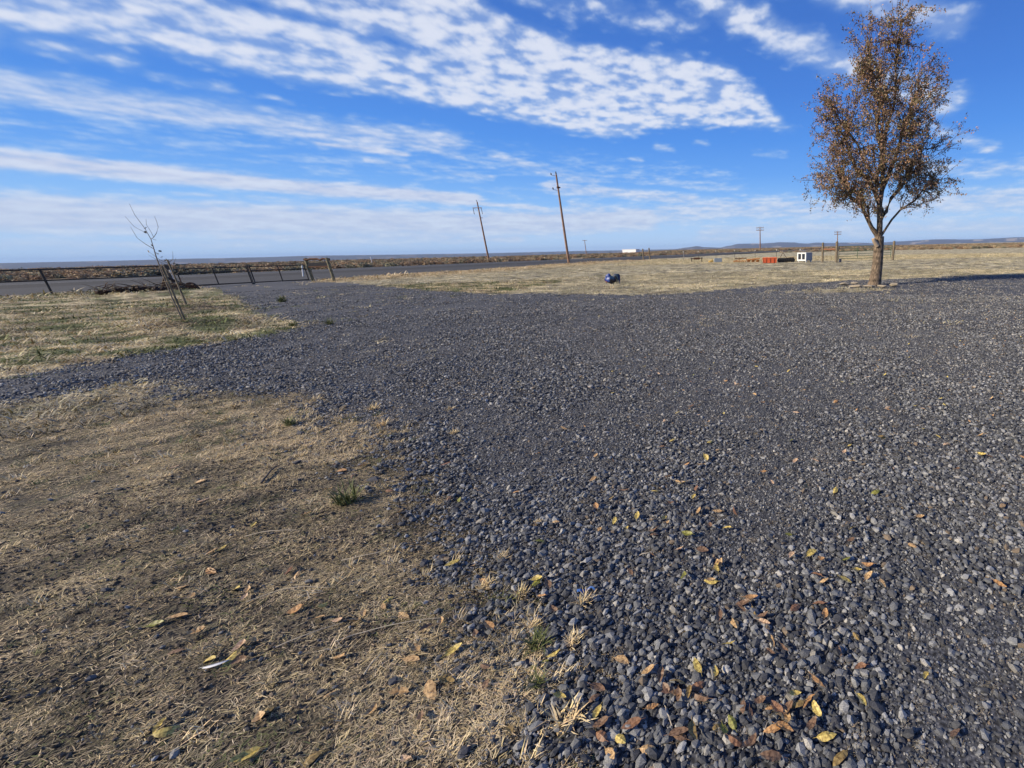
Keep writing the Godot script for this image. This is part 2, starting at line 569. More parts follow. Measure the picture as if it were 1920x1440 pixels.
			if m > 0.03:
				var al := 0.0
				var body := 0.0
				if low < 1.0:
					# puffs of the high bank, torn in its thin parts
					var cell := -puff.get_noise_2d(px * 13.0, pz * 13.0) - 0.42
					var f := fine.get_noise_2d(px * 5.0, pz * 6.0)
					var torn := smoothstep(9.0, 2.0, bearing) * lerpf(0.6, 1.0, smoothstep(-42.0, -25.0, bearing))
					body = m + cell * 0.72 * torn + f * 0.7 - 0.27
					al = 0.93 * smoothstep(-0.08, 0.95, body)
					al = maxf(al, 0.45 * m * smoothstep(-0.35, 0.3, body)) * (1.0 - low)
				if low > 0.0:
					var streak := 0.42 * fine.get_noise_2d(bearing * 0.2, e * 1.3) + 0.2 * fine.get_noise_2d(bearing * 0.7 + 50.0, e * 3.6)
					al += low * 0.9 * smoothstep(0.12, 0.95, m + streak)
					body = lerpf(body, 0.5 + streak, low)
				var dim := 1.0 - 0.09 * smoothstep(0.8, 0.2, body) + 0.02 * smoothstep(0.6, 1.1, body)
				r = lerpf(r, cr * dim, al)
				gg = lerpf(gg, cg * dim, al)
				b = lerpf(b, minf(cb * (0.4 + 0.6 * dim), 0.97), al)
			bytes[o] = int(r * 255.0)
			bytes[o + 1] = int(gg * 255.0)
			bytes[o + 2] = int(b * 255.0)
	# below the horizon
	for k in range(W * HH, W * HH * 2):
		bytes[k * 3] = 120
		bytes[k * 3 + 1] = 112
		bytes[k * 3 + 2] = 98
	return Image.create_from_data(W, HH * 2, false, Image.FORMAT_RGB8, bytes)


# ---------------------------------------------------------------- small shapes used many times
func stone_shape(sd: int) -> Shape:
	rng.seed = 900 + sd
	var s := Shape.new()
	var g := (1.0 + sqrt(5.0)) * 0.5
	var p := []
	for a in [-1.0, 1.0]:
		for b in [-g, g]:
			p.append(Vector3(0, a, b)); p.append(Vector3(a, b, 0)); p.append(Vector3(b, 0, a))
	for i in p.size():
		p[i] = p[i].normalized() * rng.randf_range(0.78, 1.14)
	for k in 4:
		var d := any_turn().x
		var lim := rng.randf_range(0.42, 0.72)
		for i in p.size():
			var over: float = p[i].dot(d) - lim
			if over > 0.0:
				p[i] -= d * over
	var squash := Vector3(rng.randf_range(0.95, 1.35), rng.randf_range(0.4, 0.72), rng.randf_range(0.7, 1.0))
	for i in p.size():
		p[i] = (p[i] + Vector3(rng.randf(), rng.randf(), rng.randf()) * 0.03) * squash
	# hull faces: triples with every other point on one side
	for i in p.size():
		for j in range(i + 1, p.size()):
			for k in range(j + 1, p.size()):
				var n: Vector3 = (p[j] - p[i]).cross(p[k] - p[i])
				if n.length_squared() < 1e-8:
					continue
				n = n.normalized()
				var plus := 0
				var minus := 0
				for q in p.size():
					var d: float = (p[q] - p[i]).dot(n)
					if d > 1e-6:
						plus += 1
					elif d < -1e-6:
						minus += 1
				if plus == 0:
					s.tri(p[i], p[j], p[k], n)
				elif minus == 0:
					s.tri(p[i], p[j], p[k], -n)
	return s


func leaf_shape(sd: int, rough_edge := 0.0) -> Shape:
	# a leaf one unit long, folded along its midrib and curled along its length
	rng.seed = 300 + sd
	var s := Shape.new()
	var width := rng.randf_range(0.19, 0.29)
	var fold := rng.randf_range(0.1, 0.55)
	var curl := rng.randf_range(-0.35, 0.75)
	var bend := rng.randf_range(-0.12, 0.12)
	var rows := 8
	var mid := []
	var left := []
	var right := []
	for i in rows + 1:
		var t := float(i) / rows
		var w := width * pow(sin(PI * pow(t, 0.85)), 0.75) * (1.0 + rough_edge * rng.randf_range(-0.25, 0.25))
		if i == 0 or i == rows:
			w = 0.0
		var a := (t - 0.5) * curl * 1.6
		var y := 0.13 * curl * (2.0 * t - 1.0) * (2.0 * t - 1.0) * 1.6
		var c := Vector3(bend * sin(PI * t), y, (t - 0.5) * cos(a * 0.6))
		mid.append(c)
		var up := w * sin(fold) * rng.randf_range(0.6, 1.4)
		var up2 := w * sin(fold) * rng.randf_range(0.6, 1.4)
		left.append(c + Vector3(-w * cos(fold), up, rng.randf_range(-0.02, 0.02)))
		right.append(c + Vector3(w * cos(fold), up2, rng.randf_range(-0.02, 0.02)))
	for i in rows:
		for side in [left, right]:
			s.col = Color(1, 1, 1) if i % 2 else Color(0.82, 0.8, 0.78)
			s.quad(mid[i], side[i], side[i + 1], mid[i + 1], Vector3.UP)
	s.col = Color(1.15, 1.1, 1.0)
	s.tube([mid[0] + Vector3(0.03, -0.01, -0.2), mid[0], mid[rows / 2] + Vector3(0, 0.008, 0)], [0.012, 0.013, 0.006], 3, false)
	return s


func straw_shape(sd: int, blades: int, reach: float, upright: float, long: float, wide: float) -> Shape:
	rng.seed = 500 + sd
	var s := Shape.new()
	for i in blades:
		var a := rng.randf() * TAU
		var at := Vector3(cos(a), 0, sin(a)) * reach * sqrt(rng.randf())
		var heading := rng.randf() * TAU
		var d := Vector3(cos(heading), 0, sin(heading))
		var l := long * rng.randf_range(0.5, 1.3)
		var lift := upright * rng.randf_range(0.3, 1.2)
		var side := d.cross(Vector3.UP) * wide * rng.randf_range(0.6, 1.2) * 0.5
		var k := rng.randf_range(0.62, 1.25)
		s.col = Color(k, k * rng.randf_range(0.9, 1.02), k * rng.randf_range(0.75, 1.0))
		var p0 := at + Vector3(0, 0.002, 0)
		var p1 := at + d * l * 0.5 * (1.0 - lift * 0.5) + Vector3(0, l * (0.03 + lift * 0.5), 0)
		var p2 := at + d * l * (1.0 - lift * 0.45) + Vector3(rng.randf_range(-0.07, 0.07) * l, l * (0.03 + lift * 0.85), rng.randf_range(-0.07, 0.07) * l)
		s.quad(p0 - side, p0 + side, p1 + side, p1 - side, Vector3.UP)
		s.tri(p1 - side, p1 + side, p2, Vector3.UP)
	return s


# ---------------------------------------------------------------- things
var wood: StandardMaterial3D
var pole_wood: StandardMaterial3D
var dark_metal: StandardMaterial3D
var galvanised: StandardMaterial3D
var rust: StandardMaterial3D
var leaf_mat: StandardMaterial3D
var straw_mat: StandardMaterial3D


func on_ground(x: float, z: float) -> Vector3:
	return Vector3(x, height(x, z), z)


func bar(o: Node3D, called: String, m: Material, a: Vector3, b: Vector3, r: float, sides := 8) -> MeshInstance3D:
	var s := Shape.new()
	s.tube([a, b], [r, r], sides)
	return part(s, called, m, o)


func utility_pole(x: float, z: float, h: float, kind: int, label: String) -> void:
	var o := thing("utility_pole", on_ground(x, z), 0.0, label, "utility pole", "utility poles")
	var k := h / 11.0
	var s := Shape.new()
	var pts := []
	var rad := []
	for i in 7:
		var t := i / 6.0
		pts.append(Vector3(0, -0.3 + t * (h + 0.3), 0))
		rad.append(lerpf(0.17, 0.1, t) * (1.0 if kind < 2 else 1.5))
	s.tube(pts, rad, 12)
	part(s, "pole", pole_wood, o)
	if kind == 0:
		# post insulators on stand-off brackets and a band below them
		for b in [[h + 0.02, 0.0, 0.32], [h - 0.08, -0.6, 0.26], [h - 1.75, -0.62, 0.26]]:
			if b[1] != 0.0:
				var e := Shape.new()
				e.tube([Vector3(0, b[0] - 0.12, 0), Vector3(b[1], b[0], 0.1)], [0.03, 0.025], 6)
				part(e, "bracket", galvanised, o)
			var i := Shape.new()
			i.tube([Vector3(b[1], b[0], b[1] * -0.16), Vector3(b[1], b[0] + 0.06, b[1] * -0.16), Vector3(b[1], b[0] + b[2] * 0.6, b[1] * -0.16), Vector3(b[1], b[0] + b[2], b[1] * -0.16)], [0.05, 0.1, 0.08, 0.03], 8)
			part(i, "insulator", paint(0.1, 0.1, 0.11, 0.35), o)
		var c := Shape.new()
		c.tube([Vector3(0, h - 1.62, 0), Vector3(0, h - 1.42, 0)], [0.17, 0.17], 12)
		c.box(Vector3(0.2, h - 1.52, 0), Vector3(0.2, 0.14, 0.12), Basis(), 0.02)
		part(c, "band", rust, o)
	elif kind == 1:
		var a := Shape.new()
		a.box(Vector3(-0.15, h - 1.05, 0.13), Vector3(1.7, 0.11, 0.1), Basis(), 0.015)
		var arm := part(a, "crossarm", pole_wood, o)
		for x2 in [-0.92, 0.62]:
			var i := Shape.new()
			var y0 := h - 1.12
			var ps := []
			var rs := []
			for q in 9:
				ps.append(Vector3(x2, y0 - q * 0.13, 0.13))
				rs.append(0.035 if q % 2 == 0 else 0.075)
			i.tube(ps, rs, 8)
			part(i, "insulator", paint(0.16, 0.17, 0.18, 0.35), arm)
		for br in [[-0.7, h - 1.1], [0.45, h - 1.1]]:
			bar(o, "brace", galvanised, Vector3(br[0], br[1], 0.13), Vector3(0, h - 1.75, 0.12), 0.02, 5)
		var p := Shape.new()
		p.tube([Vector3(0, h - 0.05, 0), Vector3(-0.1, h + 0.3, 0)], [0.05, 0.06], 6)
		part(p, "insulator", paint(0.16, 0.17, 0.18, 0.35), o)
		var b2 := Shape.new()
		b2.box(Vector3(0.28, h - 2.8, 0), Vector3(0.3, 0.12, 0.12), Basis(), 0.02)
		part(b2, "bracket", galvanised, o)
	else:
		for y in ([h - 0.35] if kind == 2 else [h - 0.4, h - 1.25]):
			var a := Shape.new()
			a.box(Vector3(0, y, 0.15), Vector3(2.6 if kind == 2 else 2.9, 0.18, 0.14), Basis(), 0.02)
			var arm := part(a, "crossarm", pole_wood, o)
			for x2 in [-1.2, -0.55, 0.55, 1.2]:
				var i := Shape.new()
				i.tube([Vector3(x2, y + 0.08, 0.15), Vector3(x2, y + 0.2, 0.15), Vector3(x2, y + 0.4, 0.15)], [0.05, 0.11, 0.05], 6)
				part(i, "insulator", paint(0.14, 0.15, 0.16, 0.35), arm)


func gate_panel(a: Vector3, b: Vector3, low: float, high: float, rails: Array, uprights: Array, m: Material, r: float, label: String) -> void:
	var o := thing("pipe_gate", a, 0.0, label, "gate")
	var d := b - a
	for y in rails:
		bar(o, "rail", m, Vector3(0, y, 0), d + Vector3(0, y, 0), r)
	for t in uprights:
		bar(o, "upright", m, d * t + Vector3(0, low, 0), d * t + Vector3(0, high, 0), r)


func post_shape(h: float, r: float, sd: int, top := 0.0) -> Shape:
	rng.seed = sd
	var s := Shape.new()
	var pts := []
	var rad := []
	for i in 6:
		var t := i / 5.0
		pts.append(Vector3(rng.randf_range(-0.012, 0.012), -0.15 + t * (h + 0.15), rng.randf_range(-0.012, 0.012)))
		rad.append(r * rng.randf_range(0.94, 1.06))
	pts.append(Vector3(0, h + top + 0.015, 0))
	rad.append(r * 0.75)
	s.tube(pts, rad, 10)
	return s


# A solid from capsules blended together, meshed as surface nets.
func blended(bones: Array, cell: float, blend: float, tint: Callable) -> Shape:
	var lo := Vector3(1e9, 1e9, 1e9)
	var hi := -lo
	for b in bones:
		var r: float = maxf(b[2], b[3]) + cell * 2.0
		lo = lo.min(b[0] - Vector3(r, r, r)).min(b[1] - Vector3(r, r, r))
		hi = hi.max(b[0] + Vector3(r, r, r)).max(b[1] + Vector3(r, r, r))
	var nx := int((hi.x - lo.x) / cell) + 2
	var ny := int((hi.y - lo.y) / cell) + 2
	var nz := int((hi.z - lo.z) / cell) + 2
	var f := PackedFloat32Array()
	f.resize(nx * ny * nz)
	for z in nz:
		for y in ny:
			for x in nx:
				var p := lo + Vector3(x, y, z) * cell
				var acc := 0.0
				for b in bones:
					var ba: Vector3 = b[1] - b[0]
					var t := clampf((p - b[0]).dot(ba) / maxf(ba.length_squared(), 1e-9), 0.0, 1.0)
					var dd: float = (p - b[0] - ba * t).length() - lerpf(b[2], b[3], t)
					acc += exp(-dd / blend)
				f[(z * ny + y) * nx + x] = -blend * log(maxf(acc, 1e-30))
	var at := {}
	var s := Shape.new()
	for z in nz - 1:
		for y in ny - 1:
			for x in nx - 1:
				var sum := Vector3.ZERO
				var cnt := 0
				for e in [[0, 0, 0, 1, 0, 0], [0, 1, 0, 1, 1, 0], [0, 0, 1, 1, 0, 1], [0, 1, 1, 1, 1, 1], [0, 0, 0, 0, 1, 0], [1, 0, 0, 1, 1, 0], [0, 0, 1, 0, 1, 1], [1, 0, 1, 1, 1, 1], [0, 0, 0, 0, 0, 1], [1, 0, 0, 1, 0, 1], [0, 1, 0, 0, 1, 1], [1, 1, 0, 1, 1, 1]]:
					var v0 := f[((z + e[2]) * ny + y + e[1]) * nx + x + e[0]]
					var v1 := f[((z + e[5]) * ny + y + e[4]) * nx + x + e[3]]
					if (v0 < 0.0) != (v1 < 0.0):
						var t := v0 / (v0 - v1)
						sum += Vector3(x + lerpf(e[0], e[3], t), y + lerpf(e[1], e[4], t), z + lerpf(e[2], e[5], t))
						cnt += 1
				if cnt:
					at[(z * ny + y) * nx + x] = lo + sum / cnt * cell
	var grad := func(p: Vector3) -> Vector3:
		var q := (p - lo) / cell
		var x := clampi(int(q.x + 0.5), 1, nx - 2)
		var y := clampi(int(q.y + 0.5), 1, ny - 2)
		var z := clampi(int(q.z + 0.5), 1, nz - 2)
		return Vector3(f[(z * ny + y) * nx + x + 1] - f[(z * ny + y) * nx + x - 1], f[(z * ny + y + 1) * nx + x] - f[(z * ny + y - 1) * nx + x], f[((z + 1) * ny + y) * nx + x] - f[((z - 1) * ny + y) * nx + x]).normalized()
	var normals := {}
	for k in at:
		normals[k] = grad.call(at[k])
	var steps := [1, nx, nx * ny]
	for z in range(1, nz - 1):
		for y in range(1, ny - 1):
			for x in range(1, nx - 1):
				var k := (z * ny + y) * nx + x
				for ax in 3:
					if (f[k] < 0.0) != (f[k + steps[ax]] < 0.0):
						var p: int = steps[(ax + 1) % 3]
						var q: int = steps[(ax + 2) % 3]
						var ids := [k, k - p, k - p - q, k - q]
						if ids.all(func(i): return at.has(i)):
							s.col = tint.call(at[k])
							s.tri_smooth(at[ids[0]], at[ids[1]], at[ids[2]], normals[ids[0]], normals[ids[1]], normals[ids[2]])
							s.tri_smooth(at[ids[0]], at[ids[2]], at[ids[3]], normals[ids[0]], normals[ids[2]], normals[ids[3]])
	return s


func rooster() -> void:
	var o := thing("rooster", on_ground(-5.87, -20.13), 0.0, "glossy blue and black rooster bending its red head down at the grass edge", "rooster")
	var V := func(x, y, z = 0.0): return Vector3(x, y, z)
	var bones := [
		[V.call(-0.02, 0.36), V.call(0.14, 0.37), 0.125, 0.11], [V.call(-0.1, 0.36), V.call(0.02, 0.42), 0.11, 0.12], [V.call(0.0, 0.45), V.call(0.15, 0.47), 0.09, 0.07], [V.call(0.16, 0.5), V.call(0.26, 0.54), 0.06, 0.07],
		[V.call(-0.09, 0.4), V.call(-0.06, 0.56), 0.09, 0.075], [V.call(-0.06, 0.59), V.call(-0.16, 0.55), 0.06, 0.05], [V.call(-0.16, 0.52), V.call(-0.225, 0.42), 0.05, 0.038], [V.call(-0.225, 0.42), V.call(-0.235, 0.37), 0.038, 0.036],
		[V.call(-0.04, 0.3, 0.07), V.call(0.03, 0.23, 0.07), 0.06, 0.035], [V.call(0.02, 0.3, -0.07), V.call(0.07, 0.23, -0.07), 0.06, 0.035],
		[V.call(0.0, 0.4, 0.1), V.call(0.17, 0.36, 0.09), 0.05, 0.025], [V.call(0.0, 0.4, -0.1), V.call(0.17, 0.36, -0.09), 0.05, 0.025],
	]
	var tint := func(p: Vector3) -> Color:
		if p.x < 0.0 and p.y > 0.32:
			return Color(0.012, 0.045, 0.22)
		if p.y > 0.42:
			return Color(0.01, 0.035, 0.075)
		return Color(0.008, 0.01, 0.022)
	var gloss := paint(1, 1, 1, 0.46)
	gloss.vertex_color_use_as_albedo = true
	var torso := part(blended(bones, 0.018, 0.014, tint), "body", gloss, o)
	# sickle feathers that rise from the back and droop
	rng.seed = 77
	for i in 16:
		var sweep := rng.randf_range(0.35, 1.1)
		var side := rng.randf_range(-0.07, 0.07)
		var ps := []
		var rs := []
		for k in 8:
			var t := k / 7.0
			ps.append(Vector3(0.12 + 0.26 * sweep * sin(t * 1.75), 0.5 + (0.14 - 0.006 * i) * sin(t * 2.3) - (0.18 + 0.012 * i) * t * t * t, side * (0.4 + t)))
			rs.append(0.036 * sin(PI * (0.12 + t * 0.86)) + 0.003)
		var s := Shape.new()
		s.col = Color(0.012, 0.03, 0.12) if i % 3 == 0 else Color(0.01, 0.035, 0.06) if i % 3 == 1 else Color(0.006, 0.007, 0.014)
		s.tube(ps, rs, 5)
		part(s, "tail_feather", gloss, torso)
	var red := paint(0.33, 0.035, 0.02, 0.5)
	var comb := Shape.new()
	for k in 5:
		comb.ball(Vector3(-0.2 - 0.022 * k + 0.03, 0.48 - 0.032 * k, 0), Vector3(0.026, 0.036, 0.012), 6, 4)
	comb.tube([Vector3(-0.17, 0.46, 0), Vector3(-0.262, 0.36, 0)], [0.014, 0.014], 5)
	part(comb, "comb", red, torso)
	for z in [-0.016, 0.016]:
		var w := Shape.new()
		w.ball(Vector3(-0.2, 0.315, z), Vector3(0.024, 0.06, 0.013), 6, 5)
		part(w, "wattle", red, torso)
	var beak := Shape.new()
	beak.tube([Vector3(-0.25, 0.365, 0), Vector3(-0.285, 0.335, 0), Vector3(-0.3, 0.31, 0)], [0.018, 0.012, 0.002], 6)
	part(beak, "beak", paint(0.06, 0.05, 0.035, 0.5), torso)
	var horn := paint(0.7, 0.55, 0.32, 0.6)
	for l in [[-0.02, 0.07, 0.06], [0.06, -0.07, 0.0]]:
		var leg := Shape.new()
		var foot := Vector3(l[0] - 0.01 + l[2] * 0.3, 0.012, l[1])
		leg.tube([Vector3(l[0] + 0.03, 0.24, l[1]), Vector3(l[0] + 0.025, 0.15, l[1]), foot], [0.024, 0.019, 0.018], 7)
		for a in [-0.6, 0.0, 0.6, PI]:
			var d := Vector3(-cos(a), 0, sin(a)) * (0.085 if a != PI else 0.04)
			leg.tube([foot, foot + d * 0.6 + Vector3(0, 0.006, 0), foot + d + Vector3(0, -0.004, 0)], [0.016, 0.013, 0.006], 5)
		part(leg, "leg", horn, o)


func limb(s: Shape, a: Vector3, b: Vector3, r0: float, r1: float, wob: float, sides := 7) -> Array:
	var pts := []
	var rad := []
	var steps := 6
	for i in steps + 1:
		var t := float(i) / steps
		var off := Vector3(rng.randfn(), rng.randfn() * 0.5, rng.randfn()) * wob * sin(PI * t)
		pts.append(a.lerp(b, t) + off)
		rad.append(lerpf(r0, r1, t))
	s.tube(pts, rad, sides)
	return pts


func big_tree() -> void:
	var at := on_ground(5.42, -18.35)
	var o := thing("tree", at, 0.0, "tall leafy tree with thinning brown leaves behind the flat stones", "tree")
	rng.seed = 4242
	var bark := grained(0.3, 0.22, 0.15, 0.95, 0.35, Vector3(5, 0.9, 5), 9)
	bark.heightmap_enabled = false
	var tr := Shape.new()
	var pts := []
	var rad := []
	for i in 9:
		var t := i / 8.0
		pts.append(Vector3(0.05 * sin(t * 3.0) + 0.08 * t, -0.1 + 2.0 * t, 0.04 * cos(t * 4.0)))
		rad.append(0.235 - 0.05 * t + 0.09 * exp(-t * 9.0))
	tr.tube(pts, rad, 16)
	part(tr, "trunk", bark, o)
	var fork: Vector3 = pts[-1]
	var leader := Shape.new()
	var lead := limb(leader, fork + Vector3(0, -0.15, 0), Vector3(0.0, 5.6, 0.0), 0.125, 0.05, 0.05, 10)
	part(leader, "limb", bark, o)
	var stub := Shape.new()
	stub.tube([Vector3(0.0, 1.55, 0.1), Vector3(-0.17, 1.75, 0.16), Vector3(-0.2, 1.83, 0.17)], [0.1, 0.08, 0.075], 9)
	part(stub, "cut_stub", paint(0.5, 0.38, 0.26, 0.9), o)
	# main limbs towards the lobes of the crown: centre, radii, share of leaves
	var lobes := [
		[Vector3(-1.75, 4.25, 0.2), Vector3(1.2, 0.85, 1.25), 1.0], [Vector3(-1.75, 5.75, 0.0), Vector3(0.85, 1.05, 1.0), 0.85], [Vector3(-2.15, 6.6, 0.1), Vector3(0.42, 0.62, 0.5), 0.2],
		[Vector3(-0.35, 7.3, 0.0), Vector3(1.25, 1.75, 1.3), 1.35], [Vector3(-0.9, 8.35, 0.2), Vector3(0.55, 0.9, 0.6), 0.3], [Vector3(-0.2, 5.1, 0.3), Vector3(1.5, 1.5, 1.6), 1.35],
		[Vector3(1.5, 5.0, -0.2), Vector3(1.4, 1.3, 1.4), 1.2], [Vector3(1.1, 6.9, 0.1), Vector3(1.2, 1.4, 1.2), 1.0], [Vector3(0.3, 8.9, 0.0), Vector3(0.8, 1.1, 0.8), 0.5], [Vector3(1.9, 3.9, 0.2), Vector3(1.0, 0.7, 1.0), 0.5],
		[Vector3(-0.9, 3.5, 0.4), Vector3(1.1, 0.5, 0.9), 0.42],
	]
	var twigs := []
	for l in lobes:
		var s := Shape.new()
		var c: Vector3 = l[0]
		var r0 := 0.095 if l[2] > 0.7 else 0.05
		var start: Vector3 = lead[clampi(int((c.y - 4.0) * 1.3), 1, 5)] if c.y > 4.6 else fork + Vector3(0, -0.1, 0)
		var main := limb(s, start, c, r0, 0.03, 0.1)
		var limb_node := part(s, "limb", bark, o)
		var tw := Shape.new()
		for k in int(42 * l[2]) + 8:
			var d := any_turn().x
			var tip: Vector3 = c + d * l[1] * (rng.randf_range(0.7, 1.1) if rng.randf() < 0.85 else rng.randf_range(1.15, 1.4)) + Vector3(0, rng.randf_range(-0.2, 0.15), 0)
			var from: Vector3 = main[3 + rng.randi() % 4]
			var bp := limb(tw, from, tip, 0.016, 0.004, 0.07, 4)
			twigs.append([bp, l[2]])
			for q in 3:
				var f2: Vector3 = bp[2 + rng.randi() % 4]
				var t2: Vector3 = f2 + (any_turn().x + d * 0.6) * rng.randf_range(0.25, 0.6)
				twigs.append([limb(tw, f2, t2, 0.008, 0.003, 0.03, 3), l[2]])
		part(tw, "twigs", bark, limb_node).set_meta("kind", "stuff")
	# drooping sprays along the lower edge
	var dr := Shape.new()
	for k in 26:
		var x := rng.randf_range(-2.9, 1.6)
		var a := Vector3(x, 3.6 + rng.randf_range(-0.2, 0.35), rng.randf_range(-0.8, 0.9))
		twigs.append([limb(dr, a, a + Vector3(rng.randf_range(-0.35, 0.25), -rng.randf_range(0.3, 0.75), rng.randf_range(-0.2, 0.2)), 0.008, 0.003, 0.04, 3), 0.4])
	part(dr, "twigs", bark, o).set_meta("kind", "stuff")
	var leaf := Shape.new()
	leaf.quad(Vector3(0, 0, -0.5), Vector3(-0.24, 0.06, 0), Vector3(0, 0, 0.0), Vector3(0, 0, -0.5), Vector3.UP)
	leaf.tri(Vector3(0, 0, -0.5), Vector3(0.24, 0.06, 0), Vector3(0, 0, 0), Vector3.UP)
	leaf.tri(Vector3(-0.24, 0.06, 0), Vector3(0, -0.04, 0.5), Vector3(0, 0, 0), Vector3.UP)
	leaf.tri(Vector3(0.24, 0.06, 0), Vector3(0, -0.04, 0.5), Vector3(0, 0, 0), Vector3.UP)
	var buf := PackedFloat32Array()
	var tones := [Color(0.26, 0.145, 0.09), Color(0.35, 0.195, 0.115), Color(0.22, 0.16, 0.065), Color(0.2, 0.115, 0.08), Color(0.42, 0.26, 0.16), Color(0.18, 0.15, 0.06)]
	for t in twigs:
		var bp: Array = t[0]
		var olive := rng.randf() < 0.3
		for k in 30:
			var i := 1 + rng.randi() % (bp.size() - 1)
			var p: Vector3 = bp[i - 1].lerp(bp[i], rng.randf()) + Vector3(rng.randfn(), rng.randfn(), rng.randfn()) * 0.05
			if i < 3 and rng.randf() < 0.5:
				continue
			var sz := rng.randf_range(0.05, 0.1)
			var c: Color = tones[2 + 3 * (rng.randi() % 2)] if olive and rng.randf() < 0.6 else pick(tones)
			put(buf, any_turn().scaled(Vector3(sz, sz, sz)), p, c * rng.randf_range(0.8, 1.15))
	var lm := paint(1, 1, 1, 0.6)
	lm.vertex_color_use_as_albedo = true
	lm.backlight_enabled = true
	lm.backlight = Color(0.4, 0.35, 0.3)
	scatter("crown", leaf.mesh(lm), buf, o)


func young_tree(at: Vector3, label: String, kind: int) -> void:
	var o := thing("young_tree", at, 0.0, label, "tree", "staked young trees by the gate")
	rng.seed = 88 + kind
	var bark := paint(0.2, 0.165, 0.13, 0.9)
	var s := Shape.new()
	if kind == 0:
		s.tube([Vector3(0, -0.05, 0), Vector3(0.0, 0.6, 0.01), Vector3(0.01, 1.2, 0), Vector3(0.03, 1.5, 0), Vector3(0.06, 1.7, 0)], [0.014, 0.012, 0.011, 0.01, 0.008], 8)
		part(s, "trunk", bark, o)
		for b in [
			[[Vector3(0.06, 1.7, 0), Vector3(-0.04, 1.8, 0.03), Vector3(-0.16, 1.95, 0.05), Vector3(-0.2, 2.2, 0.05)], 0.011], [[Vector3(0.06, 1.7, 0), Vector3(0.09, 1.92, 0), Vector3(0.03, 2.16, -0.02), Vector3(-0.04, 2.45, 0), Vector3(-0.03, 2.7, 0.02)], 0.012],
			[[Vector3(0.09, 1.92, 0), Vector3(0.2, 1.96, 0.02), Vector3(0.32, 2.05, 0.03), Vector3(0.42, 2.18, 0.03), Vector3(0.43, 2.32, 0.02), Vector3(0.4, 2.42, 0)], 0.009], [[Vector3(0.2, 1.96, 0.02), Vector3(0.24, 2.08, 0.06), Vector3(0.22, 2.24, 0.07), Vector3(0.24, 2.36, 0.05)], 0.006],
			[[Vector3(0.05, 2.05, 0), Vector3(-0.05, 2.2, 0.1), Vector3(-0.1, 2.42, 0.14)], 0.006], [[Vector3(0.02, 1.12, 0), Vector3(0.1, 1.18, 0.03), Vector3(0.17, 1.3, 0.03)], 0.007],
		]:
			var l := Shape.new()
			var rr := []
			for i in b[0].size():
				rr.append(lerpf(b[1] * 0.65, 0.0025, float(i) / (b[0].size() - 1)))
			l.tube(b[0], rr, 6)
			part(l, "branch", bark, o)
	else:
		s.tube([Vector3(0, -0.05, 0), Vector3(0.02, 0.7, 0), Vector3(0.02, 1.3, 0), Vector3(0.0, 1.5, 0)], [0.02, 0.018, 0.014, 0.011], 8)
		part(s, "trunk", bark, o)
		for k in 7:
			var a := rng.randf() * TAU
			var d := Vector3(cos(a), 0, sin(a))
			var y := rng.randf_range(0.95, 1.45)
			var l := Shape.new()
			l.tube([Vector3(0.01, y, 0), Vector3(0.01, y + 0.12, 0) + d * 0.14, Vector3(0.01, y + 0.36, 0) + d * rng.randf_range(0.2, 0.34)], [0.008, 0.006, 0.003], 5)
			part(l, "branch", bark, o)
	var lf := Shape.new()
	for k in 7:
		var p := Vector3(rng.randf_range(-0.15, 0.3), rng.randf_range(1.5, 2.2), rng.randf_range(-0.05, 0.1)) if kind == 0 else Vector3(rng.randf_range(-0.25, 0.25), rng.randf_range(1.1, 1.7), rng.randf_range(-0.2, 0.2))
		var b := any_turn()
		lf.tri(p, p + b.x * 0.05, p + b.y * 0.035, b.z)
		lf.tri(p + b.x * 0.05, p + b.y * 0.035, p + (b.x + b.y) * 0.045, b.z)
	part(lf, "withered_leaves", paint(0.2, 0.14, 0.07, 0.8), o)


func stake(at: Vector3, h: float, label: String) -> void:
	var s := Shape.new()
	s.box(Vector3(0, h * 0.5 - 0.1, 0), Vector3(0.034, h + 0.2, 0.034), Basis(Vector3.UP, 0.4), 0.008)
	s.tube([Vector3(-0.15, h * 0.72, 0), Vector3(0, h * 0.72, 0.035), Vector3(0.04, h * 0.72, 0)], [0.006, 0.006, 0.006], 4)
	single(s, "tree_stake", wood, at, 0.0, label, "stake", "stakes of the young trees")


func bush(sd: int) -> Array:
	rng.seed = 6000 + sd
	var leaf := Shape.new()
	for k in 420:
		var a := rng.randf() * TAU
		var e := asin(rng.randf())
		var r := rng.randf_range(0.55, 1.0)
		var lump := 0.75 + 0.3 * sin(a * 3.0 + sd) * cos(e * 2.0 + sd * 1.7) + rng.randf_range(-0.1, 0.1)
		var p := Vector3(cos(a) * cos(e) * 0.62, sin(e) * 0.8 + 0.06, sin(a) * cos(e) * 0.62) * r * lump
		var b := any_turn()
		var w := rng.randf_range(0.03, 0.075)
		var k2 := rng.randf_range(0.65, 1.25)
		leaf.col = Color(k2, k2 * rng.randf_range(0.93, 1.0), k2 * rng.randf_range(0.85, 1.0))
		leaf.tri(p - b.x * w, p + b.x * w, p + b.y * w * 2.2, p + Vector3(0, 0.3, 0))
	var stem := Shape.new()
	for k in 9:
		var a := rng.randf() * TAU
		var d := Vector3(cos(a), 0, sin(a))
		stem.tube([Vector3(0, -0.05, 0), d * 0.15 + Vector3(0, 0.25, 0), d * rng.randf_range(0.25, 0.5) + Vector3(0, rng.randf_range(0.4, 0.7), 0)], [0.02, 0.015, 0.005], 4, false)
	return [leaf, stem]


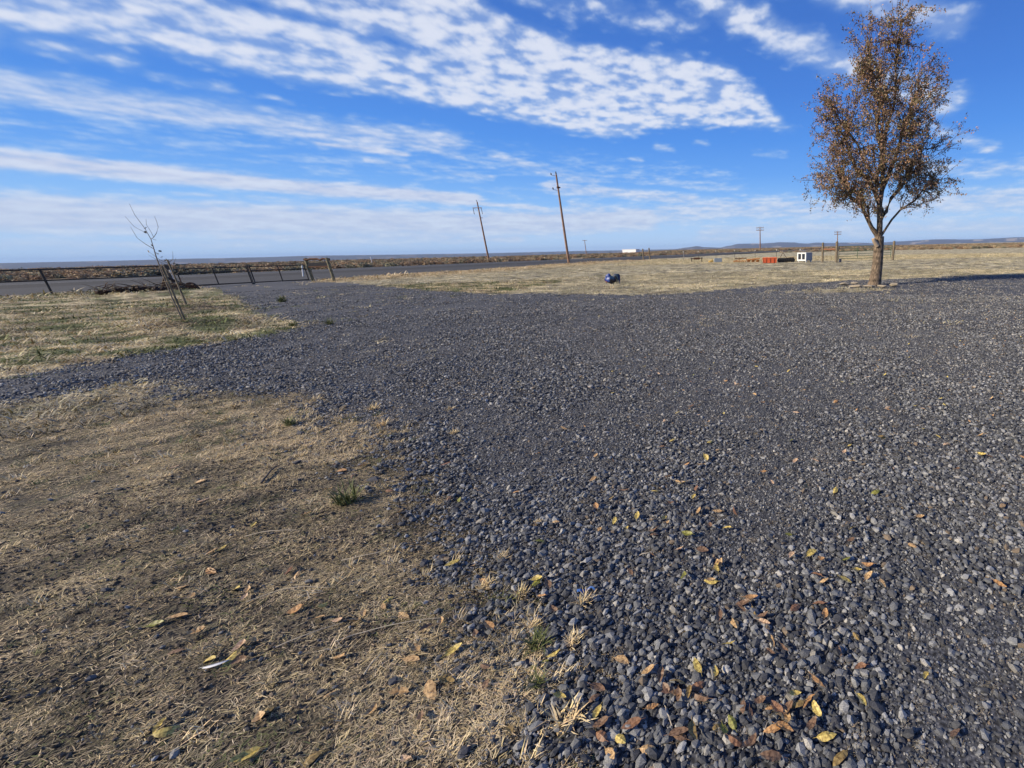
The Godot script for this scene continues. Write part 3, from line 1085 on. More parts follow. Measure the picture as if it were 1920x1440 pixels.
# ---------------------------------------------------------------- building it all
func _ready() -> void:
	# camera: an ultrawide lens at eye height, tipped down and a little to one side, the picture being the left part of its frame
	var cam := Camera3D.new()
	cam.name = "camera"
	var pitch := deg_to_rad(18.7)
	var roll := deg_to_rad(1.29)
	var fwd := Vector3(0, -sin(pitch), -cos(pitch))
	var up := Vector3(0, cos(pitch), -sin(pitch))
	var right := Vector3.RIGHT * cos(roll) - up * sin(roll)
	var upr := up * cos(roll) + Vector3.RIGHT * sin(roll)
	cam.transform = Transform3D(Basis(right, upr, -fwd), Vector3(0, 1.6, 0))
	cam.projection = Camera3D.PROJECTION_FRUSTUM
	cam.near = 0.05
	cam.far = 20000.0
	cam.size = 0.05 * 1440.0 / 815.0
	cam.frustum_offset = Vector2(-436.0, 20.0) / 815.0 * 0.05
	add_child(cam)
	cam.current = true

	var env := Environment.new()
	env.background_mode = Environment.BG_SKY
	var pano := PanoramaSkyMaterial.new()
	pano.panorama = ImageTexture.create_from_image(make_sky())
	var sky := Sky.new()
	sky.sky_material = pano
	env.sky = sky
	env.tonemap_mode = Environment.TONE_MAPPER_LINEAR
	env.background_energy_multiplier = 0.8
	env.tonemap_exposure = 1.3
	env.fog_enabled = true
	env.fog_density = 0.000065
	env.fog_light_color = Color(0.66, 0.8, 1.0)
	env.sdfgi_enabled = true
	env.ssao_enabled = true
	env.ssil_enabled = true
	var world := WorldEnvironment.new()
	world.name = "world"
	world.environment = env
	add_child(world)

	var sun := DirectionalLight3D.new()
	sun.name = "sun"
	sun.light_energy = 1.6
	sun.light_color = Color(1.0, 0.94, 0.84)
	sun.light_angular_distance = 0.55
	sun.shadow_enabled = true
	var el := deg_to_rad(SUN_ELEVATION)
	var hd := deg_to_rad(SHADOW_HEADING)
	var travels := Vector3(cos(hd) * cos(el), -sin(el), -sin(hd) * cos(el))
	sun.basis = Basis.looking_at(travels, Vector3.UP)
	add_child(sun)

	for n in [[noise_a, 1], [noise_b, 2], [noise_c, 3]]:
		n[0].noise_type = FastNoiseLite.TYPE_SIMPLEX_SMOOTH
		n[0].frequency = 1.0
		n[0].fractal_octaves = 3
		n[0].seed = n[1]
	make_mask()
	materials()
	setting()
	hills()
	gravel()
	grass()
	sagebrush()
	left_side()
	poles()
	right_side()
	big_tree()
	rooster()
	litter()


func materials() -> void:
	wood = grained(0.3, 0.24, 0.15, 0.9, 0.45, Vector3(9, 0.8, 9), 4)
	pole_wood = grained(0.42, 0.25, 0.16, 0.9, 0.55, Vector3(4, 0.25, 4), 5)
	dark_metal = paint(0.025, 0.022, 0.02, 0.55, 0.3)
	galvanised = paint(0.32, 0.33, 0.35, 0.45, 0.7)
	rust = grained(0.14, 0.06, 0.03, 0.9, 0.5, Vector3(4, 4, 4), 6)
	leaf_mat = paint(1, 1, 1, 0.55)
	leaf_mat.vertex_color_use_as_albedo = true
	leaf_mat.backlight_enabled = true
	leaf_mat.backlight = Color(0.3, 0.28, 0.22)
	straw_mat = paint(1, 1, 1, 0.75)
	straw_mat.vertex_color_use_as_albedo = true
	straw_mat.backlight_enabled = true
	straw_mat.backlight = Color(0.25, 0.23, 0.18)


func setting() -> void:
	var gm := paint(1, 1, 1, 0.97)
	gm.vertex_color_use_as_albedo = true
	gm.albedo_texture = noise_tex(FastNoiseLite.TYPE_SIMPLEX_SMOOTH, 0.018, 6, [[0.22, Color(0.62, 0.6, 0.58)], [0.5, Color(0.9, 0.9, 0.9)], [0.78, Color(1, 1, 1)]], 1024, 21)
	gm.uv1_triplanar = true
	gm.uv1_world_triplanar = true
	gm.uv1_scale = Vector3(0.33, 0.33, 0.33)
	gm.heightmap_enabled = true
	gm.heightmap_scale = 1.6
	gm.heightmap_texture = noise_tex(FastNoiseLite.TYPE_SIMPLEX_SMOOTH, 0.05, 5, [[0.15, Color.BLACK], [0.85, Color.WHITE]], 1024, 24)
	gm.detail_enabled = true
	gm.detail_blend_mode = BaseMaterial3D.BLEND_MODE_MUL
	gm.detail_uv_layer = BaseMaterial3D.DETAIL_UV_2
	gm.detail_albedo = noise_tex(FastNoiseLite.TYPE_SIMPLEX_SMOOTH, 0.014, 5, [[0.25, Color(0.55, 0.54, 0.5)], [0.5, Color(0.86, 0.86, 0.84)], [0.7, Color(1, 1, 1)]], 1024, 23)
	gm.uv2_triplanar = true
	gm.uv2_world_triplanar = true
	gm.uv2_scale = Vector3(0.06, 0.06, 0.06)
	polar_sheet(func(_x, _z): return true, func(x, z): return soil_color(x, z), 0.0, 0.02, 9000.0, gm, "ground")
	var sm := paint(1, 1, 1, 0.9)
	sm.vertex_color_use_as_albedo = true
	sm.albedo_texture = noise_tex(FastNoiseLite.TYPE_SIMPLEX_SMOOTH, 0.16, 3, [[0.2, Color(0.2, 0.2, 0.22)], [0.45, Color(0.5, 0.51, 0.54)], [0.62, Color(0.62, 0.63, 0.66)], [0.8, Color(1, 0.98, 0.95)]], 1024, 22)
	sm.uv1_triplanar = true
	sm.uv1_world_triplanar = true
	sm.uv1_scale = Vector3(0.28, 0.28, 0.28)
	var tint := func(x: float, z: float) -> Color:
		var k := 0.8 + 0.22 * noise_b.get_noise_2d(x * 0.35, z * 0.5) + 0.1 * noise_a.get_noise_2d(x * 1.5, z * 1.5)
		return Color(0.22, 0.225, 0.238) * k
	polar_sheet(func(x, z): return gravelly(x, z) > 0.6 and road_offset(x, z) > 6.0, tint, 0.006, 0.02, 46.0, sm, "gravel_lot")

	# the road: asphalt on a low bank, with a dark shoulder that widens towards the gate
	var P := func(s: float, o: float, y: float) -> Vector3:
		var p := ROAD_POINT + ROAD_ALONG * s + ROAD_ACROSS * o
		return Vector3(p.x, y, p.y)
	var asphalt := grained(0.048, 0.049, 0.052, 0.9, 0.6, Vector3(1.5, 1.5, 1.5), 31)
	var top := Shape.new()
	var bank := Shape.new()
	var line := Shape.new()
	var line2 := Shape.new()
	var s := -160.0
	while s < 420.0:
		var e := s + (6.0 if s < 100.0 else 20.0)
		top.quad(P.call(s, 0, 0.27), P.call(e, 0, 0.27), P.call(e, 9.2, 0.27), P.call(s, 9.2, 0.27), Vector3.UP)
		line.quad(P.call(s, 0.55, 0.275), P.call(e, 0.55, 0.275), P.call(e, 0.72, 0.275), P.call(s, 0.72, 0.275), Vector3.UP)
		line2.quad(P.call(s, 8.4, 0.275), P.call(e, 8.4, 0.275), P.call(e, 8.55, 0.275), P.call(s, 8.55, 0.275), Vector3.UP)
		bank.quad(P.call(s, 0, 0.268), P.call(e, 0, 0.268), P.call(e, -1.6, -0.1), P.call(s, -1.6, -0.1), Vector3.UP)
		rng.seed = int(s * 10.0) + 5000
		var w0 := verge(s) + 0.8 * noise_b.get_noise_2d(s * 0.4, 3.0)
		var w1 := verge(e) + 0.8 * noise_b.get_noise_2d(e * 0.4, 3.0)
		bank.quad(P.call(s, 9.2, 0.268), P.call(e, 9.2, 0.268), P.call(e, 11.2, 0.1), P.call(s, 11.2, 0.1), Vector3.UP)
		bank.quad(P.call(s, 11.2, 0.1), P.call(e, 11.2, 0.1), P.call(e, w1, 0.055), P.call(s, w0, 0.055), Vector3.UP)
		bank.quad(P.call(s, w0, 0.055), P.call(e, w1, 0.055), P.call(e, w1 + 0.3, -0.1), P.call(s, w0 + 0.3, -0.1), Vector3.UP)
		s = e
	structure(top, "road", asphalt)
	structure(bank, "road_shoulder", grained(0.062, 0.061, 0.062, 0.95, 0.45, Vector3(2.5, 2.5, 2.5), 33))
	structure(line, "road_marking", paint(0.55, 0.55, 0.52, 0.8))
	structure(line2, "road_marking", paint(0.4, 0.4, 0.38, 0.8))


func ridge(called: String, profile: Array, dist: float, base: float, deep: float, tone: Color, pale: Color, sd: int) -> void:
	# a range of hills: bearing and height in degrees along its crest
	var s := Shape.new()
	var f := FastNoiseLite.new()
	f.seed = sd
	f.frequency = 0.0009
	f.fractal_octaves = 4
	var rows := 10
	var prev := []
	var a: float = profile[0][0]
	while a <= profile[-1][0]:
		var top := 0.0
		for k in profile.size() - 1:
			if a >= profile[k][0] and a <= profile[k + 1][0]:
				top = lerpf(profile[k][1], profile[k + 1][1], smoothstep(0.0, 1.0, (a - profile[k][0]) / (profile[k + 1][0] - profile[k][0])))
		var h := tan(deg_to_rad(top)) * dist + 1.6
		var cur := []
		for i in rows:
			var t := float(i) / (rows - 1)
			var d := dist + (t - 0.6) * deep
			var x := sin(deg_to_rad(a)) * d
			var z := -cos(deg_to_rad(a)) * d
			var rise := smoothstep(0.0, 0.6, t) if t < 0.6 else 1.0 - 0.6 * (t - 0.6) / 0.4
			var fold := f.get_noise_2d(x, z) * (h - base) * 0.28 * sin(PI * clampf(t / 0.62, 0.0, 1.0))
			cur.append(Vector3(x, lerpf(base, h, rise) + fold, z))
		if prev.size():
			for i in rows - 1:
				var k := f.get_noise_2d(cur[i].x * 3.0, cur[i].z * 3.0)
				s.col = tone.lerp(pale, smoothstep(0.18, 0.42, k) * (1.0 if i < 6 else 0.2))
				s.quad(prev[i], cur[i], cur[i + 1], prev[i + 1], Vector3.UP)
		prev = cur
		a += 0.2
	var m := paint(1, 1, 1, 1.0)
	m.vertex_color_use_as_albedo = true
	structure(s, called, m)


func hills() -> void:
	ridge("hills", [[-9.5, -0.25], [-8.6, -0.05], [-6.6, 0.17], [-5.6, 0.29], [-4.4, 0.14], [-2.6, 0.05], [0.0, 0.0], [3.0, -0.1]], 6200.0, -12.0, 1500.0, Color(0.075, 0.068, 0.055), Color(0.24, 0.2, 0.15), 2)
	ridge("hills", [[-3.4, -0.1], [-2.6, 0.07], [-1.6, 0.24], [-0.3, 0.45], [1.2, 0.46], [2.7, 0.43], [4.0, 0.49], [4.7, 0.54], [6.6, 0.48], [7.3, 0.35], [8.3, 0.32], [9.2, 0.39], [11.2, 0.29], [12.5, 0.32], [13.7, 0.29], [16.2, 0.2], [19.0, 0.32], [23.0, 0.4], [27.0, 0.3], [31.0, 0.42], [36.0, 0.36], [42.0, 0.4], [50.0, 0.2], [60.0, 0.1]], 8000.0, -14.0, 2400.0, Color(0.075, 0.068, 0.055), Color(0.3, 0.25, 0.18), 3)
	ridge("plateau", [[-90.0, 0.08], [-70.0, 0.12], [-60.0, 0.08], [-52.1, 0.09], [-49.5, 0.1], [-46.5, 0.1], [-42.5, 0.14], [-38.7, 0.09], [-34.4, 0.05], [-29.5, 0.02], [-21.6, 0.0], [-18.6, 0.02], [-14.0, 0.0], [-9.0, -0.04], [-4.0, -0.1]], 7000.0, -46.0, 2400.0, Color(0.06, 0.055, 0.045), Color(0.14, 0.11, 0.08), 4)


func gravel() -> void:
	var m := paint(1, 1, 1, 0.82)
	m.vertex_color_use_as_albedo = true
	m.albedo_texture = noise_tex(FastNoiseLite.TYPE_SIMPLEX_SMOOTH, 0.03, 4, [[0.25, Color(0.7, 0.7, 0.7)], [0.75, Color.WHITE]], 256, 41)
	m.uv1_triplanar = true
	m.uv1_scale = Vector3(0.6, 0.6, 0.6)
	var tones := [Color(0.093, 0.096, 0.102), Color(0.13, 0.134, 0.138), Color(0.06, 0.062, 0.067), Color(0.18, 0.183, 0.184), Color(0.11, 0.112, 0.115), Color(0.25, 0.25, 0.242), Color(0.075, 0.077, 0.083), Color(0.05, 0.051, 0.055), Color(0.32, 0.315, 0.3), Color(0.145, 0.149, 0.155), Color(0.055, 0.056, 0.062)]
	var rare := [Color(0.36, 0.34, 0.3), Color(0.27, 0.25, 0.21), Color(0.3, 0.3, 0.3), Color(0.2, 0.15, 0.1), Color(0.46, 0.43, 0.37)]
	var meshes := []
	for k in 9:
		meshes.append(stone_shape(k).mesh(m))
	var bufs := []
	for k in 9:
		bufs.append(PackedFloat32Array())
	var lot := get_node("gravel_lot")
	var solo_mats := {}
	var big := []
	rng.seed = 1234
	# bands: from, to, bearings, stones per square metre, mean radius in metres, share of pale stones
	var bands := [
		[0.5, 3.4, -78.0, 52.0, 5200.0, 0.0042, 0.12], [0.5, 2.4, -78.0, 52.0, 4300.0, 0.0088, 0.08], [2.4, 5.0, -72.0, 44.0, 5000.0, 0.0076, 0.1], [5.0, 9.0, -68.0, 40.0, 3200.0, 0.0086, 0.13], [9.0, 16.0, -64.0, 38.0, 1250.0, 0.0105, 0.22], [16.0, 34.0, -61.0, 37.0, 200.0, 0.013, 0.4]]
	for b in bands:
		var area: float = 0.5 * (b[1] * b[1] - b[0] * b[0]) * deg_to_rad(b[3] - b[2])
		for i in int(area * b[4]):
			var r := sqrt(rng.randf_range(b[0] * b[0], b[1] * b[1]))
			var a := deg_to_rad(rng.randf_range(b[2], b[3]))
			var x := sin(a) * r
			var z := -cos(a) * r
			var g := gravelly(x, z)
			var keep := smoothstep(0.16, 0.74, g)
			if rng.randf() > keep:
				if rng.randf() > 0.012 or g < -0.1:
					continue
			if road_offset(x, z) < 8.0:
				continue
			# lanes worn by wheels hold finer stone
			var worn := smoothstep(-0.1, 0.25, noise_b.get_noise_2d(x * 0.42 + 7.0, z * 0.3)) * 0.9
			worn = maxf(worn, exp(-pow((x - 0.15 + (z + 2.6) * 0.25) / 0.4, 2)) * smoothstep(-1.5, -2.1, z) * smoothstep(-5.0, -3.0, z))
			var size: float = b[5] * exp(rng.randfn() * 0.5) * lerpf(1.18, 0.74, worn) * (0.75 + 0.25 * keep)
			size = minf(size, 0.027)
			var c: Color = pick(tones) if rng.randf() > b[6] * (1.4 if worn > 0.5 else 1.0) else pick(rare)
			c = c * rng.randf_range(0.82, 1.2) * Color(1.06, 1.08, 1.12)
			var y := height(x, z) + 0.006 + size * rng.randf_range(0.05, 0.5) * lerpf(1.0, 0.4, worn) * (0.4 + 0.6 * keep)
			var kind := rng.randi() % 9
			var turn := Basis(Vector3.UP, rng.randf() * TAU) * Basis(Vector3.RIGHT, rng.randfn() * 0.5) * Basis(Vector3.BACK, rng.randfn() * 0.5)
			if r < 2.0 and size > 0.0145 and g > 0.5 and a > -0.9 and a < 0.78:
				big.append([size / r, turn.scaled(Vector3(size, size, size)), Vector3(x, y, z), kind, c])
			else:
				put(bufs[kind], turn.scaled(Vector3(size, size, size)), Vector3(x, y, z), c)
	big.sort_custom(func(p, q): return p[0] > q[0])
	for i in big.size():
		var q: Array = big[i]
		if i >= 300:
			put(bufs[q[3]], q[1], q[2], q[4])
			continue
		# the largest stones in view, each a piece of the gravel
		var tone := int(q[4].r * 40.0)
		if not solo_mats.has(tone):
			var sm: StandardMaterial3D = m.duplicate()
			sm.albedo_color = lin(q[4].r, q[4].g, q[4].b)
			solo_mats[tone] = sm
		var o := MeshInstance3D.new()
		o.name = "stone"
		o.mesh = meshes[q[3]]
		o.material_override = solo_mats[tone]
		o.transform = Transform3D(q[1], q[2])
		lot.add_child(o, true)
	for k in 9:
		scatter("gravel", meshes[k], bufs[k], lot)


func grass() -> void:
	var lying := []
	var standing := []
	for k in 5:
		lying.append(straw_shape(k, 34, 0.085, 0.1, 0.034, 0.002).mesh(straw_mat))
		standing.append(straw_shape(20 + k, 22, 0.03, 0.7, 0.045, 0.0027).mesh(straw_mat))
	var coarse := []
	for k in 4:
		coarse.append(straw_shape(40 + k, 22, 0.16, 0.55, 0.13, 0.012).mesh(straw_mat))
	var lb := [PackedFloat32Array(), PackedFloat32Array(), PackedFloat32Array(), PackedFloat32Array(), PackedFloat32Array()]
	var sb := [PackedFloat32Array(), PackedFloat32Array(), PackedFloat32Array(), PackedFloat32Array(), PackedFloat32Array()]
	var cb := [PackedFloat32Array(), PackedFloat32Array(), PackedFloat32Array(), PackedFloat32Array()]
	var straw := [Color(0.76, 0.61, 0.37), Color(0.62, 0.5, 0.3), Color(0.4, 0.32, 0.2), Color(0.33, 0.285, 0.2), Color(0.16, 0.125, 0.085), Color(0.68, 0.56, 0.38), Color(0.23, 0.195, 0.125)]
	var green := [Color(0.13, 0.16, 0.05), Color(0.18, 0.2, 0.07), Color(0.11, 0.14, 0.045)]
	rng.seed = 4321
	# the trodden grass at the left, mostly lying flat
	var bands := [[0.6, 3.0, -82.0, 0.0, 1000.0], [3.0, 6.0, -78.0, -20.0, 900.0], [6.0, 11.0, -74.0, -36.0, 380.0]]
	for b in bands:
		var area: float = 0.5 * (b[1] * b[1] - b[0] * b[0]) * deg_to_rad(b[3] - b[2])
		for i in int(area * b[4]):
			var r := sqrt(rng.randf_range(b[0] * b[0], b[1] * b[1]))
			var a := deg_to_rad(rng.randf_range(b[2], b[3]))
			var x := sin(a) * r
			var z := -cos(a) * r
			var g := gravelly(x, z)
			var n := 0.5 + 0.5 * noise_b.get_noise_2d(x * 0.9 + 3.0, z * 1.3)
			var pale := exp(-pow((x + 3.95) / 0.95, 2) - pow((z + 3.75) / 0.6, 2)) + 1.0 * exp(-pow((x + 0.95) / 0.28, 2) - pow((z + 1.3) / 0.4, 2)) + 0.5 * exp(-pow((x + 6.0) / 1.5, 2) - pow((z + 4.4) / 0.5, 2))
			var keep := smoothstep(0.82, 0.28, g) * clampf(0.36 + 0.5 * smoothstep(0.36, 0.7, n) + 0.5 * smoothstep(-2.6, -0.9, x) * smoothstep(-3.5, -2.0, z) + pale, 0.0, 1.0) * (1.0 - 0.45 * exp(-pow((x + 2.0) / 0.5, 2) - pow((z + 1.2) / 0.25, 2)))
			if rng.randf() > keep:
				continue
			var patch := noise_c.get_noise_2d(x * 2.3 + 11.0, z * 3.0)
			var c: Color = pick([straw[0], straw[5], Color(0.7, 0.57, 0.37)]) if rng.randf() < pale * 0.85 else pick(straw)
			if patch > 0.06 and rng.randf() < 0.6 and pale < 0.4:
				c = pick([Color(0.14, 0.12, 0.07), Color(0.19, 0.16, 0.1), Color(0.11, 0.1, 0.05), Color(0.24, 0.2, 0.13)])
			if rng.randf() < 0.14 * smoothstep(0.5, 0.2, n) + (0.05 if x < -2.0 else 0.0):
				c = pick(green)
			c = c * rng.randf_range(0.75, 1.15)
			var k := rng.randf_range(0.65, 1.25) * (1.0 if r < 6.0 else 1.5)
			var turn := Basis(Vector3.UP, rng.randf() * TAU).scaled(Vector3(k, k, k))
			var at := Vector3(x, height(x, z) + 0.001, z)
			if rng.randf() < 0.1 + 0.3 * pale:
				put(sb[rng.randi() % 5], turn, at, c)
			else:
				put(lb[rng.randi() % 5], turn, at, c)
	# straws blown among the stones
	for i in 9000:
		var r := sqrt(rng.randf_range(0.7, 110.0))
		var a := deg_to_rad(rng.randf_range(-50.0, 48.0))
		var x := sin(a) * r
		var z := -cos(a) * r
		put(lb[rng.randi() % 5], Basis(Vector3.UP, rng.randf() * TAU).scaled(Vector3(0.3, 0.5, 0.3)), Vector3(x, height(x, z) + 0.016, z), pick(straw) * rng.randf_range(0.8, 1.2))
	# the lawn by the young trees, the field and the verge of the road
	for i in 120000:
		var r := sqrt(rng.randf_range(64.0, 75.0 * 75.0)) if i > 45000 else sqrt(rng.randf_range(64.0, 1000.0))
		var a := deg_to_rad(rng.randf_range(-66.0, 36.0))
		var x := sin(a) * r
		var z := -cos(a) * r
		var o := road_offset(x, z)
		var s := road_along(x, z)
		var g := gravelly(x, z)
		if o < verge(s) + 0.3 or g > 0.45 and rng.randf() > (1.0 - g) * 0.8:
			continue
		if o < 24.0 and x < -29.5 and z > -39.0 and z < -26.0 and gravelly(x, z) > 0.1:
			continue
		var c := soil_color(x, z)
		var near := smoothstep(verge(s) + 9.0, verge(s) + 1.0, o)
		if x < -10.0 and z > -26.0 and lawn_green(x, z) > 0.52 and rng.randf() < 0.7:
			c = pick(green)
		c = c * rng.randf_range(0.6, 1.3)
		var k := rng.randf_range(0.35, 0.8) * (1.0 + 1.6 * near) * (0.8 if x > -10.0 else 1.0)
		if z < -50.0 and x > -14.0:
			k *= 1.9
		if rng.randf() < 0.05:
			k *= 2.1
			c = c * pick([0.6, 0.75, 1.2])
		put(cb[rng.randi() % 4], Basis(Vector3.UP, rng.randf() * TAU).scaled(Vector3(k * 1.2, k, k * 1.2)), Vector3(x, height(x, z), z), c)
	for k in 5:
		scatter("flattened_straw", lying[k], lb[k], null, "flattened straw and dead grass over the bare soil at the left", "straw")
		scatter("short_straw", standing[k], sb[k], null, "short standing straw among the dead grass at the left", "straw")
	for k in 4:
		scatter("dry_grass", coarse[k], cb[k], null, "short dry grass of the field between gravel and road", "grass")
	# crumbs of soil and grit
	var crumb := stone_shape(50)
	var cm := paint(1, 1, 1, 0.95)
	cm.vertex_color_use_as_albedo = true
	var buf := PackedFloat32Array()
	rng.seed = 99
	for i in 42000:
		var r := sqrt(rng.randf_range(0.5, 30.0))
		var a := deg_to_rad(rng.randf_range(-80.0, -5.0))
		var x := sin(a) * r
		var z := -cos(a) * r
		if gravelly(x, z) > 0.55:
			continue
		var k := 0.0022 * exp(rng.randf() * 1.7)
		put(buf, any_turn().scaled(Vector3(k, k, k)), Vector3(x, height(x, z) + k * 0.3, z), Color(0.085, 0.067, 0.05) * rng.randf_range(0.6, 1.7))
	scatter("soil_crumbs", crumb.mesh(cm), buf, null, "crumbs of dark soil between the straws at the left", "soil")


func sagebrush() -> void:
	var fm := paint(1, 1, 1, 0.85)
	fm.vertex_color_use_as_albedo = true
	var tones := [Color(0.44, 0.33, 0.2), Color(0.33, 0.24, 0.15), Color(0.26, 0.25, 0.16), Color(0.15, 0.15, 0.1), Color(0.5, 0.39, 0.24), Color(0.36, 0.24, 0.14), Color(0.22, 0.155, 0.1)]
	var mats := []
	for t in tones:
		var m: StandardMaterial3D = fm.duplicate()
		m.albedo_color = lin(t.r, t.g, t.b)
		mats.append(m)
	var stem_mat := paint(0.12, 0.09, 0.07, 0.9)
	var leaves := []
	var stems := []
	for k in 5:
		var b := bush(k)
		leaves.append(b[0].mesh(fm))
		stems.append(b[1].mesh(stem_mat))
	var words := ["tan", "brown", "grey green", "dark grey green", "straw coloured", "reddish brown", "dark brown"]
	rng.seed = 2024
	var spots := []
	# nearest rows across the road, then the mass behind them
	for i in 96:
		var s := -18.0 + i * 1.45 + rng.randf_range(-0.6, 0.6)
		var o := -rng.randf_range(2.6, 13.0)
		spots.append([s, o, rng.randf_range(0.7, 1.35)])
	# a dark clump right behind the gate
	for q in [[-4.6, -3.6, 1.5], [-3.2, -3.2, 1.6], [-1.8, -3.8, 1.35], [-0.6, -3.2, 1.2], [-6.2, -4.2, 1.2], [0.8, -4.4, 1.0]]:
		spots.append([q[0], q[1], q[2], 3])
	for i in spots.size():
		var q: Array = spots[i]
		var p: Vector2 = ROAD_POINT + ROAD_ALONG * q[0] + ROAD_ACROSS * q[1]
		var t: int = q[3] if q.size() > 3 else rng.randi() % tones.size()
		var place := "behind the gate" if q[0] < 10.0 else "left of the darker pole" if q[0] < 45.0 else "past the reddish pole" if q[0] < 85.0 else "far along the road"
		var o := thing("sagebrush", on_ground(p.x, p.y), rng.randf() * TAU, "%s %s bush %s the road, %s" % ["large" if q[2] > 1.15 else "middling" if q[2] > 0.9 else "low", words[t], "close to" if q[1] > -5.0 else "set back from" if q[1] > -9.0 else "well behind", place], "bush", "sagebrush across the road")
		o.scale = Vector3(q[2] * rng.randf_range(0.9, 1.5), q[2] * rng.randf_range(0.7, 1.0), q[2] * 1.2)
		var k := rng.randi() % 5
		var f := MeshInstance3D.new()
		f.name = "foliage"
		f.mesh = leaves[k]
		f.material_override = mats[t]
		o.add_child(f, true)
		var g := MeshInstance3D.new()
		g.name = "stems"
		g.mesh = stems[k]
		o.add_child(g, true)
	var bufs := [PackedFloat32Array(), PackedFloat32Array(), PackedFloat32Array(), PackedFloat32Array(), PackedFloat32Array()]
	for i in 26000:
		var r := sqrt(rng.randf_range(50.0 * 50.0, 520.0 * 520.0)) if i > 9000 else rng.randf_range(50.0, 230.0)
		var a := deg_to_rad(rng.randf_range(-66.0, 38.0))
		var x := sin(a) * r
		var z := -cos(a) * r
		if road_offset(x, z) > -8.0:
			if not (road_offset(x, z) > 16.0 and r > 130.0):
				continue
		if noise_c.get_noise_2d(x * 0.02, z * 0.02) < -0.32:
			continue
		var k := rng.randf_range(0.5, 1.25)
		put(bufs[rng.randi() % 5], Basis(Vector3.UP, rng.randf() * TAU).scaled(Vector3(k * 1.4, k * 0.8, k * 1.4)), Vector3(x, height(x, z), z), pick(tones) * rng.randf_range(0.8, 1.2))
	for k in 5:
		scatter("distant_sagebrush", leaves[k], bufs[k], null, "distant sagebrush covering the plain to the horizon", "sagebrush")


